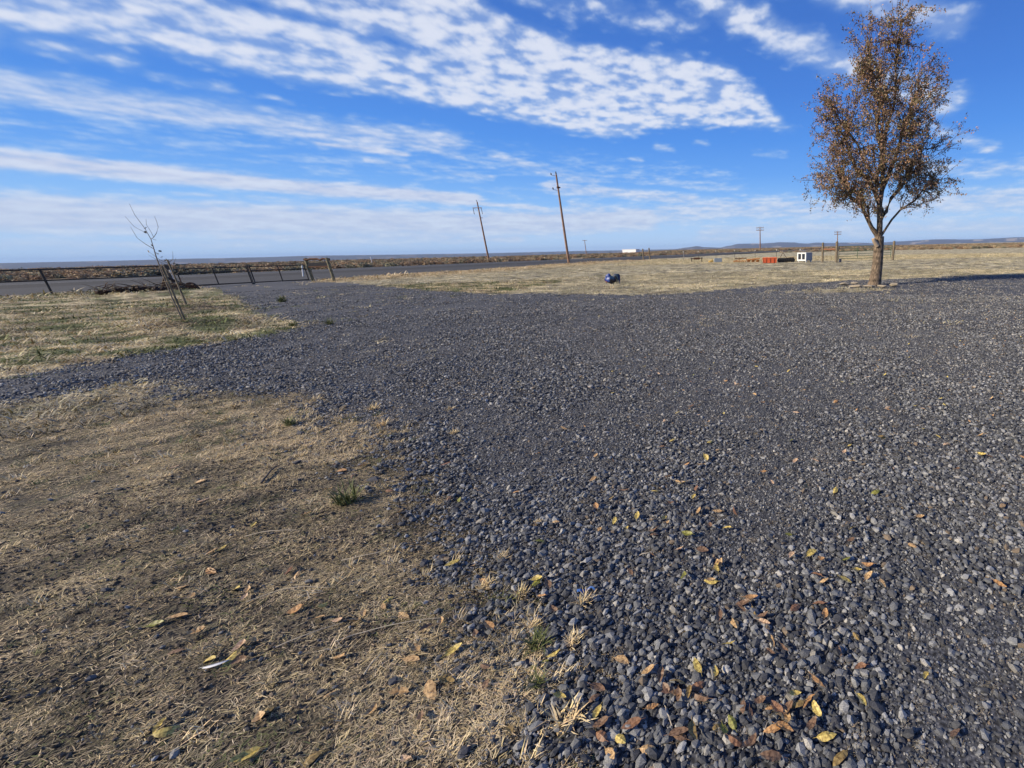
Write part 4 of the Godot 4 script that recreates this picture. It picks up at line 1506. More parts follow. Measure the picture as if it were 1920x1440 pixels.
func left_side() -> void:
	# posts and panels of the road gate
	var hinge := on_ground(-33.9, -27.2)
	var middle := on_ground(-32.0, -29.55)
	var sign_post := on_ground(-30.05, -31.5)
	var g1a := hinge + (middle - hinge) * 0.03
	var black := dark_metal
	for y in [0]:
		gate_panel(g1a, middle - (middle - hinge) * 0.02, 0.12, 1.12, [0.13, 0.86, 1.11], [0.0, 0.5, 1.0], black, 0.03, "black pipe gate panel nearest the young trees, left half of the road gate")
		gate_panel(middle + (sign_post - middle) * 0.03, sign_post - (sign_post - middle) * 0.04, 0.12, 1.12, [0.13, 0.86, 1.11], [0.0, 0.5, 1.0], black, 0.03, "black pipe gate panel next to the sign frame, right half of the road gate")
	var drop := Shape.new()
	drop.tube([Vector3(0, -0.1, 0), Vector3(0, 1.2, 0)], [0.022, 0.022], 8)
	drop.box(Vector3(0, 1.17, 0), Vector3(0.1, 0.1, 0.1), Basis(), 0.015)
	drop.box(Vector3(0, 0.05, 0), Vector3(0.14, 0.12, 0.14), Basis(), 0.02)
	single(drop, "latch_post", paint(0.1, 0.08, 0.06, 0.8), middle, 0.7, "short brown latch post between the two pipe gate panels", "post")
	single(post_shape(1.36, 0.1, 5), "gate_post", grained(0.1, 0.09, 0.075, 0.9, 0.5, Vector3(9, 0.8, 9), 7), on_ground(-34.05, -27.05), 0.0, "dark wooden hinge post at the left end of the pipe gates", "post")
	# the fence that goes on to the left of the hinge post
	var o := thing("pipe_fence", on_ground(-34.2, -26.85), 0.0, "black pipe fence running off to the left of the hinge post", "fence")
	var d := Vector3(-9.0, 0, 12.5)
	for y in [1.3, 0.75]:
		bar(o, "rail", black, Vector3(0, y, 0), d + Vector3(0, y, 0), 0.035)
	for t in [0.25, 0.5, 0.75, 1.0]:
		bar(o, "fence_post", black, d * t + Vector3(0, -0.2, 0), d * t + Vector3(0, 1.34, 0), 0.045)
	var prop := Shape.new()
	prop.tube([Vector3(0, -0.05, 0), Vector3(-0.12, 1.05, -0.05)], [0.025, 0.025], 7)
	prop.box(Vector3(-0.12, 1.0, -0.05), Vector3(0.09, 0.16, 0.05), Basis(Vector3.BACK, 0.1), 0.01)
	single(prop, "gate_prop", galvanised, on_ground(-33.0, -26.35), 0.0, "thin grey rod leaning by the left pipe gate panel", "rod")

	# the frame that holds the entrance board
	var fr := thing("entrance_sign", on_ground(-29.2, -31.5), 0.0, "wooden two post entrance frame carrying a dark board at the gate", "sign")
	var pw := grained(0.33, 0.29, 0.17, 0.9, 0.4, Vector3(8, 0.8, 8), 8)
	for x in [-0.8, 0.82]:
		var s := post_shape(1.54, 0.095 if x < 0 else 0.085, 9 + int(x * 10))
		part(s, "post", pw, fr).position = Vector3(x, 0, -0.08 if x < 0 else 0.1)
	var cross := Shape.new()
	rng.seed = 3
	var cp := []
	var cr := []
	for i in 9:
		cp.append(Vector3(-0.86 + i * 0.215, 1.47 + rng.randf_range(-0.02, 0.05) - 0.02 * (i % 2), 0.0))
		cr.append(rng.randf_range(0.05, 0.08))
	cross.tube(cp, cr, 8)
	part(cross, "crossbar", rust, fr)
	var bd := Shape.new()
	bd.box(Vector3(0.02, 1.15, 0.0), Vector3(1.4, 0.22, 0.045), Basis(), 0.008)
	var board := part(bd, "sign_board", paint(0.012, 0.013, 0.02, 0.9), fr)
	var lr := Shape.new()
	lr.box(Vector3(0.02, 0.99, 0.0), Vector3(1.5, 0.085, 0.06), Basis(), 0.01)
	part(lr, "lower_rail", rust, fr)
	for x in [-0.5, 0.5]:
		bar(board, "hanger", dark_metal, Vector3(x, 1.25, 0), Vector3(x, 1.44, 0), 0.012, 5)
	var rubble := Shape.new()
	rng.seed = 12
	for i in 5:
		rubble.ball(Vector3(i * 0.16, 0.06, rng.randf_range(-0.1, 0.1)), Vector3(0.13, 0.09, 0.1) * rng.randf_range(0.7, 1.3), 7, 5)
	single(rubble, "rubble_heap", paint(0.28, 0.24, 0.21, 0.9), on_ground(-30.3, -33.6), 0.3, "small heap of grey rubble seen between the entrance frame posts", "rubble")

	# roadside markers
	for q in [[-37.2, -38.4, 1.02, 0.17, "white roadside marker post leaning right beside the entrance frame"], [-59.0, -73.0, 1.45, -0.05, "white roadside marker post standing alone across the road"], [-52.5, -67.5, 0.42, 0.0, "stubby white marker low on the far road edge"]]:
		var s := Shape.new()
		s.tube([Vector3(0, -0.15, 0), Vector3(0, q[2] * 0.97, 0), Vector3(0, q[2], 0)], [0.042, 0.042, 0.02], 10)
		var mk := single(s, "marker_post", paint(0.78, 0.78, 0.76, 0.6), on_ground(q[0], q[1]) + Vector3(0, 0.04, 0), 0.5, q[4], "marker post", "roadside markers")
		mk.rotation = Vector3(0, 0.5, -q[3])

	# the heap of brush and scrap at the left edge
	var pile := thing("brush_heap", on_ground(-28.9, -21.6), 0.6, "dark brown heap of brush and rusty scrap at the lawn's left edge", "brush heap")
	pile.scale = Vector3.ONE * 0.7
	rng.seed = 21
	var mound := Shape.new()
	for i in 46:
		var q := stone_shape(400 + i)
		rng.seed = 2100 + i
		var at := Vector3(rng.randf_range(-1.9, 1.5), 0.0, rng.randf_range(-0.6, 0.6))
		at.y = 0.3 * exp(-at.x * at.x * 0.35) * rng.randf_range(0.2, 1.0)
		var k := rng.randf_range(0.1, 0.24)
		var tb := any_turn().scaled(Vector3(k, k, k))
		for j in range(0, q.v.size(), 3):
			mound.tri(at + tb * q.v[j], at + tb * q.v[j + 1], at + tb * q.v[j + 2], tb * q.n[j])
	var mm := grained(0.085, 0.05, 0.035, 0.95, 0.3, Vector3(3, 3, 3), 12)
	part(mound, "mound", mm, pile)
	rng.seed = 23
	for i in 90:
		var a := Vector3(rng.randf_range(-1.9, 1.8), rng.randf_range(0.1, 0.45), rng.randf_range(-0.5, 0.6))
		var dd := Vector3(rng.randfn(), rng.randfn() * 0.35 + 0.15, rng.randfn() * 0.6).normalized() * rng.randf_range(0.35, 0.9)
		var s := Shape.new()
		s.tube([a, a + dd * 0.5 + Vector3(0, 0.05, 0), a + dd], [0.022, 0.016, 0.007], 5)
		part(s, "stick", [rust, mm, wood][i % 3], pile)
	var scrap := thing("scrap_frame", on_ground(-30.4, -24.3), 0.4, "rusty angular machine frame beside the brush heap under the fence", "scrap metal")
	for q in [[Vector3(-0.7, 0, 0), Vector3(-0.3, 0.75, 0.1)], [Vector3(-0.3, 0.75, 0.1), Vector3(0.3, 0.3, 0)], [Vector3(0.3, 0.3, 0), Vector3(0.75, 0.3, 0.2)], [Vector3(0.75, 0.3, 0.2), Vector3(0.85, 0.02, 0.1)], [Vector3(-0.5, 0.35, 0.0), Vector3(0.5, 0.12, 0.2)], [Vector3(0.0, 0.5, 0.0), Vector3(0.1, 0.02, -0.2)]]:
		bar(scrap, "beam", mm, q[0], q[1], 0.06, 6)
	for q in [Vector3(0.55, 0.22, 0.1), Vector3(-0.1, 0.22, 0.2)]:
		var w := Shape.new()
		w.tube([q + Vector3(-0.02, 0, -0.05), q + Vector3(0.02, 0, 0.05)], [0.22, 0.22], 12)
		part(w, "disc", rust, scrap)

	young_tree(on_ground(-14.21, -11.15), "bare young tree with forked twigs on the nearer soil mound", 0)
	stake(on_ground(-14.08, -11.1), 1.3, "grey wooden stake tied to the nearer young tree")
	young_tree(on_ground(-18.72, -14.95), "thin young tree on the farther soil mound, twigs above its stake", 1)
	stake(on_ground(-18.56, -14.85), 1.46, "dark wooden stake on the farther soil mound")


func poles() -> void:
	utility_pole(-23.23, -61.26, 10.9, 0, "tall reddish brown utility pole on the near side of the road")
	utility_pole(-49.4, -89.3, 10.8, 1, "darker utility pole with a short crossarm behind the road")
	utility_pole(-93.4, -276.0, 9.2, 2, "far utility pole with one crossarm right of the reddish pole")
	utility_pole(7.4, -179.0, 9.0, 3, "distant utility pole with two crossarms before the blue hills")
	utility_pole(38.7, -185.0, 7.0, 3, "distant utility pole rising behind the taller wooden gate post")
	utility_pole(-211.0, -375.0, 9.4, 4, "faint far utility pole just left of the darker roadside pole")
	utility_pole(-331.0, -467.0, 9.0, 4, "faintest far utility pole on the left horizon")


func right_side() -> void:
	# wooden posts, brace and green gate
	var pw := grained(0.33, 0.26, 0.17, 0.9, 0.4, Vector3(9, 0.9, 9), 14)
	for q in [[8.47, -47.56, 1.85, 0.11, "squat wooden gate post left of the rusty brace"], [9.6, -46.0, 1.97, 0.13, "taller wooden gate post that carries the green gate"], [-15.74, -73.34, 1.72, 0.11, "left wooden post of the pair by the road bend"], [-15.05, -75.0, 1.82, 0.11, "right wooden post of the pair by the road bend"]]:
		single(post_shape(q[2], q[3], int(q[3] * 100) + int(q[2] * 50)), "fence_post", pw, on_ground(q[0], q[1]), 0.0, q[4], "post", "wooden fence posts")
	for q in [[Vector3(8.55, 1.25, -47.4), Vector3(9.5, 1.25, -46.15), "rusty brace rail between the two wooden gate posts"], [Vector3(-15.68, 1.05, -73.5), Vector3(-15.1, 1.05, -74.9), "orange brown brace rail between the pair of far wooden posts"]]:
		var s := Shape.new()
		s.tube([Vector3.ZERO, q[1] - q[0]], [0.055, 0.055], 8)
		single(s, "brace_rail", paint(0.3, 0.13, 0.06, 0.9), q[0], 0.0, q[2], "brace rail", "brace rails")
	var green := paint(0.1, 0.15, 0.07, 0.5)
	var ga := on_ground(9.85, -46.1)
	var gb := on_ground(15.6, -47.6)
	var gate := thing("farm_gate", ga, 0.0, "green tube farm gate on the taller wooden post", "gate")
	var dv := gb - ga
	for y in [0.32, 0.55, 0.78, 1.02, 1.28, 1.52]:
		bar(gate, "rail", green, Vector3(0, y, 0), dv + Vector3(0, y, 0), 0.024)
	for t in [0.0, 0.35, 0.68, 1.0]:
		bar(gate, "upright", green, dv * t + Vector3(0, 0.3, 0), dv * t + Vector3(0, 1.55, 0), 0.03)
	var far := on_ground(15.9, -47.7)
	single(post_shape(1.9, 0.12, 61), "fence_post", pw, far, 0.0, "wooden post at the far right end of the green gate", "post", "wooden fence posts")
	var bk := Shape.new()
	bk.tube([Vector3(0, 0, 0), Vector3(0, 0.36, 0)], [0.13, 0.16], 12)
	bk.tube([Vector3(-0.16, 0.36, 0), Vector3(-0.09, 0.5, 0), Vector3(0.09, 0.5, 0), Vector3(0.16, 0.36, 0)], [0.008, 0.008, 0.008, 0.008], 5)
	single(bk, "bucket", paint(0.03, 0.035, 0.055, 0.5), on_ground(9.95, -45.85), 0.0, "dark bucket at the foot of the taller gate post", "bucket")

	# wire fence
	var fence := thing("wire_fence", on_ground(-15.05, -75.0), 0.0, "wire fence on thin steel posts behind the implements", "fence")
	var base := fence.position
	var pts := [[-15.05, -75.0], [-11.42, -69.51], [-8.4, -66.18], [-5.98, -63.51], [-3.37, -60.64], [-0.84, -57.85], [1.66, -55.1], [4.04, -52.48], [6.42, -49.86], [8.47, -47.56]]
	for i in range(1, pts.size() - 1):
		var p := on_ground(pts[i][0], pts[i][1]) - base
		var s := Shape.new()
		s.box(p + Vector3(0, 0.6, 0), Vector3(0.05, 1.4, 0.012), Basis(Vector3.UP, 0.8), 0.003)
		s.box(p + Vector3(0, 0.6, 0), Vector3(0.012, 1.4, 0.05), Basis(Vector3.UP, 0.8), 0.003)
		part(s, "steel_post", paint(0.07, 0.075, 0.06, 0.7), fence)
		var c := Shape.new()
		c.box(p + Vector3(0, 1.25, 0), Vector3(0.07, 0.14, 0.07), Basis(Vector3.UP, 0.8), 0.01)
		part(c, "post_cap", paint(0.7, 0.68, 0.62, 0.7), fence)
	for y in [0.35, 0.7, 1.05]:
		for i in pts.size() - 1:
			bar(fence, "wire", galvanised, on_ground(pts[i][0], pts[i][1]) - base + Vector3(0, y, 0), on_ground(pts[i + 1][0], pts[i + 1][1]) - base + Vector3(0, y, 0), 0.006, 4)
	single(post_shape(1.25, 0.06, 33), "fence_post", paint(0.55, 0.5, 0.44, 0.9), on_ground(-9.1, -72.0), 0.0, "pale slim post standing just behind the wire fence", "post", "wooden fence posts")

	# the box kennel
	var k := thing("kennel_box", on_ground(6.4, -47.9), -0.75, "grey and white kennel box with two dark openings in front", "kennel box")
	var shell := paint(0.26, 0.28, 0.33, 0.5, 0.2)
	for q in [[Vector3(0, 0.93, -0.5), Vector3(1.1, 0.05, 1.1), "roof"], [Vector3(0, 0.17, -0.5), Vector3(1.1, 0.05, 1.1), "floor"], [Vector3(-0.53, 0.55, -0.5), Vector3(0.04, 0.72, 1.1), "side_panel"], [Vector3(0.53, 0.55, -0.5), Vector3(0.04, 0.72, 1.1), "side_panel"], [Vector3(0, 0.55, -1.03), Vector3(1.02, 0.72, 0.04), "back_panel"], [Vector3(0, 0.55, -0.5), Vector3(0.03, 0.71, 1.0), "partition"]]:
		var s := Shape.new()
		s.box(q[0], q[1], Basis(), 0.012)
		part(s, q[2], shell, k)
	var white := paint(0.75, 0.75, 0.74, 0.5)
	var front: MeshInstance3D
	for q in [[Vector3(0, 0.9, 0.1), Vector3(1.14, 0.12, 0.1)], [Vector3(0, 0.2, 0.1), Vector3(1.14, 0.14, 0.1)], [Vector3(-0.5, 0.55, 0.1), Vector3(0.14, 0.56, 0.1)], [Vector3(0.5, 0.55, 0.1), Vector3(0.14, 0.56, 0.1)], [Vector3(0, 0.55, 0.1), Vector3(0.12, 0.56, 0.1)]]:
		var s := Shape.new()
		s.box(q[0], q[1], Basis(), 0.012)
		front = part(s, "front_frame", white, k)
	for x in [-0.25, 0.25]:
		for j in 5:
			bar(front, "door_bar", galvanised, Vector3(x - 0.14 + 0.07 * j, 0.27, 0.1), Vector3(x - 0.14 + 0.07 * j, 0.84, 0.1), 0.006, 5)
	for q in [[-0.45, -0.05], [0.45, -0.05], [-0.45, -0.9], [0.45, -0.9]]:
		var s := Shape.new()
		s.box(Vector3(q[0], 0.07, q[1]), Vector3(0.14, 0.16, 0.14), Basis(), 0.01)
		part(s, "foot", white, k)
	for x in [-0.4, 0.4]:
		bar(k, "roof_rack", galvanised, Vector3(x, 1.12, -0.02), Vector3(x, 1.12, -0.95), 0.018, 6)
	for z in [-0.1, -0.5, -0.9]:
		var s := Shape.new()
		s.tube([Vector3(-0.4, 0.93, z), Vector3(-0.4, 1.12, z), Vector3(0.4, 1.12, z), Vector3(0.4, 0.93, z)], [0.014, 0.014, 0.014, 0.014], 6)
		part(s, "roof_rack", galvanised, k)

	# implements laid out in a row
	var orange := grained(0.85, 0.17, 0.06, 0.6, 0.75, Vector3(3, 3, 3), 71)
	var bn := thing("orange_bin", on_ground(2.95, -47.6), -0.05, "orange red steel bin with flared ends in the implement row", "bin")
	var pans := [[Vector3(0, 0.27, 0.3), Vector3(1.4, 0.5, 0.04), 0.18], [Vector3(0, 0.3, -0.35), Vector3(1.4, 0.56, 0.04), -0.12]]
	for q in pans:
		var s := Shape.new()
		s.box(q[0], q[1], Basis(Vector3.RIGHT, q[2]), 0.01)
		part(s, "side_panel", orange, bn)
	for x in [-0.7, 0.7]:
		var s := Shape.new()
		s.box(Vector3(x, 0.29, 0), Vector3(0.05, 0.56, 0.72), Basis(Vector3.BACK, -0.12 * signf(x)), 0.012)
		part(s, "end_panel", orange, bn)
	for x in [-0.42, 0.0, 0.42]:
		var s := Shape.new()
		s.box(Vector3(x, 0.27, 0.34), Vector3(0.07, 0.5, 0.05), Basis(Vector3.RIGHT, 0.18), 0.01)
		part(s, "rib", orange, bn)
	var rim := Shape.new()
	rim.box(Vector3(0, 0.54, 0.35), Vector3(1.52, 0.06, 0.07), Basis(), 0.012)
	part(rim, "rim", orange, bn)

	var hw := thing("harrow", on_ground(4.7, -48.3), -0.1, "low black disc harrow with a triangular hitch beside the kennel box", "harrow")
	var black := paint(0.012, 0.012, 0.014, 0.6)
	for i in 9:
		var s := Shape.new()
		s.tube([Vector3(-0.75 + i * 0.19, 0.21, -0.02), Vector3(-0.7 + i * 0.19, 0.21, 0.05)], [0.2, 0.2], 14)
		part(s, "disc", black, hw)
	bar(hw, "axle", black, Vector3(-0.8, 0.21, 0), Vector3(0.85, 0.21, 0), 0.04)
	var fb := Shape.new()
	fb.box(Vector3(0, 0.4, -0.1), Vector3(1.7, 0.09, 0.4), Basis(), 0.015)
	part(fb, "frame", black, hw)
	var pan := Shape.new()
	pan.box(Vector3(0.05, 0.26, -0.12), Vector3(1.55, 0.3, 0.3), Basis(), 0.06)
	part(pan, "pan", black, hw)
	for q in [[Vector3(-0.65, 0.42, -0.1), Vector3(-0.3, 0.98, -0.1)], [Vector3(0.1, 0.42, -0.1), Vector3(-0.3, 0.98, -0.1)], [Vector3(0.1, 0.45, -0.1), Vector3(0.85, 0.5, -0.1)]]:
		bar(hw, "hitch_bar", rust, q[0], q[1], 0.03, 6)

	var ya := grained(0.8, 0.33, 0.09, 0.75, 0.6, Vector3(4, 4, 4), 72)
	var rk := thing("plough", on_ground(1.35, -50.6), 0.0, "orange yellow plough lying low left of the orange bin", "plough")
	var beam := bar(rk, "beam", ya, Vector3(-0.8, 0.3, 0), Vector3(0.7, 0.42, -0.1), 0.06, 6)
	bar(rk, "beam", ya, Vector3(-0.5, 0.3, 0.3), Vector3(0.6, 0.25, -0.3), 0.05, 6)
	for x in [-0.55, -0.05, 0.45]:
		var s := Shape.new()
		s.box(Vector3(x, 0.17, 0.05), Vector3(0.4, 0.28, 0.035), Basis(Vector3.UP, 0.5) * Basis(Vector3.RIGHT, 0.5), 0.01)
		part(s, "share", ya, beam)
	var dg := thing("toothed_drag", on_ground(-0.2, -50.6), 0.1, "low orange toothed drag lying left of the plough", "drag harrow")
	for z in [-0.35, 0.0, 0.35]:
		var rail := bar(dg, "beam", ya, Vector3(-0.7, 0.16, z), Vector3(0.7, 0.16, z), 0.04, 6)
		for j in 7:
			bar(rail, "tooth", rust, Vector3(-0.63 + 0.21 * j, 0.2, z), Vector3(-0.63 + 0.21 * j, 0.0, z), 0.012, 5)
	bar(dg, "drawbar", ya, Vector3(-0.6, 0.2, 0.35), Vector3(0.5, 0.45, -0.3), 0.03, 6)
	var cu := thing("cultivator", on_ground(-0.1, -53.4), 0.2, "rusty brown cultivator frame left of the plough", "cultivator")
	bar(cu, "beam", rust, Vector3(-0.7, 0.42, 0), Vector3(0.65, 0.42, 0), 0.05, 6)
	for x in [-0.6, -0.2, 0.2, 0.6]:
		var s := Shape.new()
		s.tube([Vector3(x, 0.42, 0), Vector3(x + 0.05, 0.5, 0.2), Vector3(x, 0.2, 0.32), Vector3(x, 0.02, 0.2)], [0.025, 0.025, 0.022, 0.015], 6)
		part(s, "tine", rust, cu)
	var tk := thing("water_trough", on_ground(-2.8, -54.2), 0.15, "grey blue metal trough beside a yellow lump", "trough")
	for q in [[Vector3(0, 0.25, 0.25), Vector3(0.9, 0.46, 0.03)], [Vector3(0, 0.25, -0.25), Vector3(0.9, 0.46, 0.03)], [Vector3(-0.44, 0.25, 0), Vector3(0.03, 0.46, 0.48)], [Vector3(0.44, 0.25, 0), Vector3(0.03, 0.46, 0.48)], [Vector3(0, 0.04, 0), Vector3(0.85, 0.04, 0.46)]]:
		var s := Shape.new()
		s.box(q[0], q[1], Basis(), 0.01)
		part(s, "panel", paint(0.27, 0.32, 0.36, 0.5, 0.3), tk)
	var yl := Shape.new()
	yl.box(Vector3(0, 0.12, 0), Vector3(0.5, 0.24, 0.4), Basis(Vector3.UP, 0.3), 0.06)
	yl.box(Vector3(0.12, 0.28, 0), Vector3(0.22, 0.12, 0.2), Basis(Vector3.UP, 0.5), 0.03)
	single(yl, "engine_cover", paint(0.55, 0.36, 0.1, 0.7), on_ground(-3.6, -53.4), 0.0, "yellow machine cover left of the grey trough", "machine cover")
	var sp := thing("seed_drill", on_ground(-5.6, -56.6), 0.1, "rusty wheeled farm implement farthest left in the row", "implement")
	bar(sp, "beam", rust, Vector3(-0.7, 0.4, 0), Vector3(0.8, 0.45, 0), 0.06, 6)
	for x in [-0.6, 0.65]:
		var s := Shape.new()
		s.tube([Vector3(x - 0.04, 0.27, 0), Vector3(x + 0.04, 0.27, 0)], [0.28, 0.28], 14)
		part(s, "wheel", dark_metal, sp)
	var hp := Shape.new()
	hp.box(Vector3(0.05, 0.42, 0), Vector3(0.75, 0.24, 0.3), Basis(), 0.03)
	part(hp, "hopper", rust, sp)

	# the low white building on the horizon
	var wb := thing("white_building", on_ground(-80.5, -335.0), -0.35, "long low white building on the horizon left of the wooden post pair", "building")
	var wl := Shape.new()
	wl.box(Vector3(0, 1.5, 0), Vector3(11.5, 3.0, 5.0), Basis(), 0.05)
	part(wl, "wall", paint(0.75, 0.75, 0.75, 0.7), wb)
	var rf := Shape.new()
	rf.box(Vector3(0, 3.1, 0), Vector3(12.0, 0.22, 5.4), Basis(), 0.04)
	part(rf, "roof", paint(0.8, 0.8, 0.8, 0.6), wb)

	# flat stones at the foot of the tree
	rng.seed = 31
	var tan_rock := grained(0.5, 0.42, 0.3, 0.9, 0.6, Vector3(2, 2, 2), 17)
	var names := ["blocky tan rock at the left end of the row under the tree", "small pale flat rock behind the row under the tree", "broad tan slab in the middle of the row under the tree", "long pale slab in front of the tree trunk", "pale slab just right of the tree trunk foot", "tan rock at the right of the tree trunk"]
	var spots := [[4.2, -18.2, 0.27, 0.16], [4.75, -18.9, 0.22, 0.1], [4.5, -17.6, 0.34, 0.1], [4.98, -17.4, 0.3, 0.11], [5.45, -17.35, 0.26, 0.12], [6.0, -17.6, 0.25, 0.13]]
	for i in spots.size():
		var q: Array = spots[i]
		var st := stone_shape(60 + i)
		var o := MeshInstance3D.new()
		o.name = numbered("flat_rock")
		o.mesh = st.mesh(tan_rock)
		add_child(o)
		o.transform = Transform3D(Basis(Vector3.UP, i * 1.1).scaled(Vector3(q[2], q[3], q[2] * 0.8)), on_ground(q[0], q[1]) + Vector3(0, q[3] * 0.6 + 0.02, 0))
		tag(o, names[i], "rock", "rocks round the tree")


const LEAVES := {
	"r": [-2.46, -1.92, 0.34, -1.77, 0.21, -1.57, 0.32, -1.60, 0.43, -1.27, -0.20, -1.21, 0.09, -1.11, -0.05, -1.01, -2.37, -3.09, -2.56, -2.75, -0.52, -1.04, -0.42, -1.07, -0.31, -1.19],
	"t": [-2.39, -1.89, -2.54, -1.79, -2.92, -1.83, -2.79, -1.75, -2.69, -1.62, -2.49, -1.53, -1.99, -1.59, -1.82, -1.57, -2.16, -1.47, -1.81, -1.38, -1.72, -1.38, -1.61, -1.23, -1.79, -1.14, -1.70, -2.00, -1.45, -1.91, -1.61, -1.60, -1.41, -1.56, -1.75, -1.66, -1.43, -1.41, -1.40, -1.36, -1.23, -1.23, -1.35, -1.22, -1.40, -1.15, -1.81, -1.62, -0.34, -1.93, -0.16, -1.88, 0.60, -1.76, 0.37, -1.74, -1.71, -3.80, -1.21, -3.17, -0.49, -2.74, -1.11, -2.79, -0.30, -2.36, -1.18, -2.30, -0.89, -2.20, -0.59, -2.28, -0.16, -1.88, -0.19, -1.76, -3.02, -2.77, -2.26, -2.93, -2.27, -2.45, -2.86, -2.44, -0.47, -0.98, -0.35, -1.00, -0.52, -1.32, -3.07, -2.09, -4.14, -2.94],
	"y": [-2.61, -1.80, -2.05, -1.67, -2.26, -1.38, -2.18, -1.38, -2.12, -1.11, -2.08, -1.10, -1.71, -1.01, -1.58, -1.92, -1.76, -1.70, -1.25, -1.40, -0.81, -1.36, -0.71, -1.17, -0.19, -1.76, 0.48, -1.74, -0.21, -1.29, -0.14, -1.26, 0.16, -1.16, 0.40, -1.14, 0.25, -1.02, -0.82, -2.29, -0.72, -2.21, -0.51, -2.29, -1.07, -1.79, -0.55, -1.11, -0.45, -1.03, -3.08, -2.33, -3.03, -2.11],
	"p": [-2.50, -1.74, -1.89, -1.57, -2.20, -1.44, -1.15, -0.99, 0.23, -1.92, -3.81, -2.68, -4.62, -3.17],
	"g": [-2.74, -1.58, -1.07, -1.78, -0.86, -1.33, -0.33, -1.79, 0.52, -1.90, -0.10, -1.04, -0.07, -1.07, -0.35, -2.13, -1.19, -2.10, -1.94, -2.56],
	"o": [-2.90, -1.94, -2.16, -1.65, -1.35, -1.80, -1.00, -1.68, -1.16, -1.51, 0.38, -1.89, 0.62, -1.85, 0.01, -1.63, 0.34, -1.53, 0.26, -1.22, 0.21, -1.13, 0.07, -1.12, 0.07, -1.04, 0.11, -1.04, -1.70, -3.25, -1.05, -3.07, -0.56, -2.80, -1.60, -2.65, -0.98, -2.45, -0.47, -2.12, -0.52, -1.96, -3.06, -3.14, -3.16, -3.05, -0.36, -1.13, -2.90, -1.94],
	"b": [-2.45, -1.42, -2.12, -1.37, -1.00, -1.75, -0.91, -1.60, -1.45, -1.52, -1.21, -1.48, -1.03, -1.25, -1.07, -1.32, -1.20, -1.13, -0.03, -1.60, -0.04, -1.56, 0.06, -1.53, -0.14, -1.53, 0.36, -1.34, 0.14, -1.36, 0.08, -1.34, -0.32, -1.20, -0.27, -1.17, -0.19, -1.17, 0.03, -1.14, -0.03, -1.12, -0.01, -1.09, 0.13, -1.10, -0.25, -1.04, -0.01, -1.00, 0.21, -1.05, 0.06, -0.96, -0.84, -2.62, -0.50, -2.45, -0.22, -2.21, -0.55, -2.18, -0.54, -2.14, -0.25, -1.99, -0.61, -1.83, -3.29, -3.17, -3.01, -2.98, -2.03, -2.60, -0.58, -1.20, -0.58, -1.17, -0.53, -1.08, -0.35, -1.25, -0.25, -1.04],
	"d": [-1.80, -1.16, -1.47, -0.99, -1.19, -1.26, -0.85, -1.07, 0.02, -1.56, 0.45, -1.42, -0.23, -1.18, 0.16, -1.13, -0.12, -1.06, -0.20, -1.04, 0.28, -0.95, -0.91, -2.55, -0.28, -1.23],
}


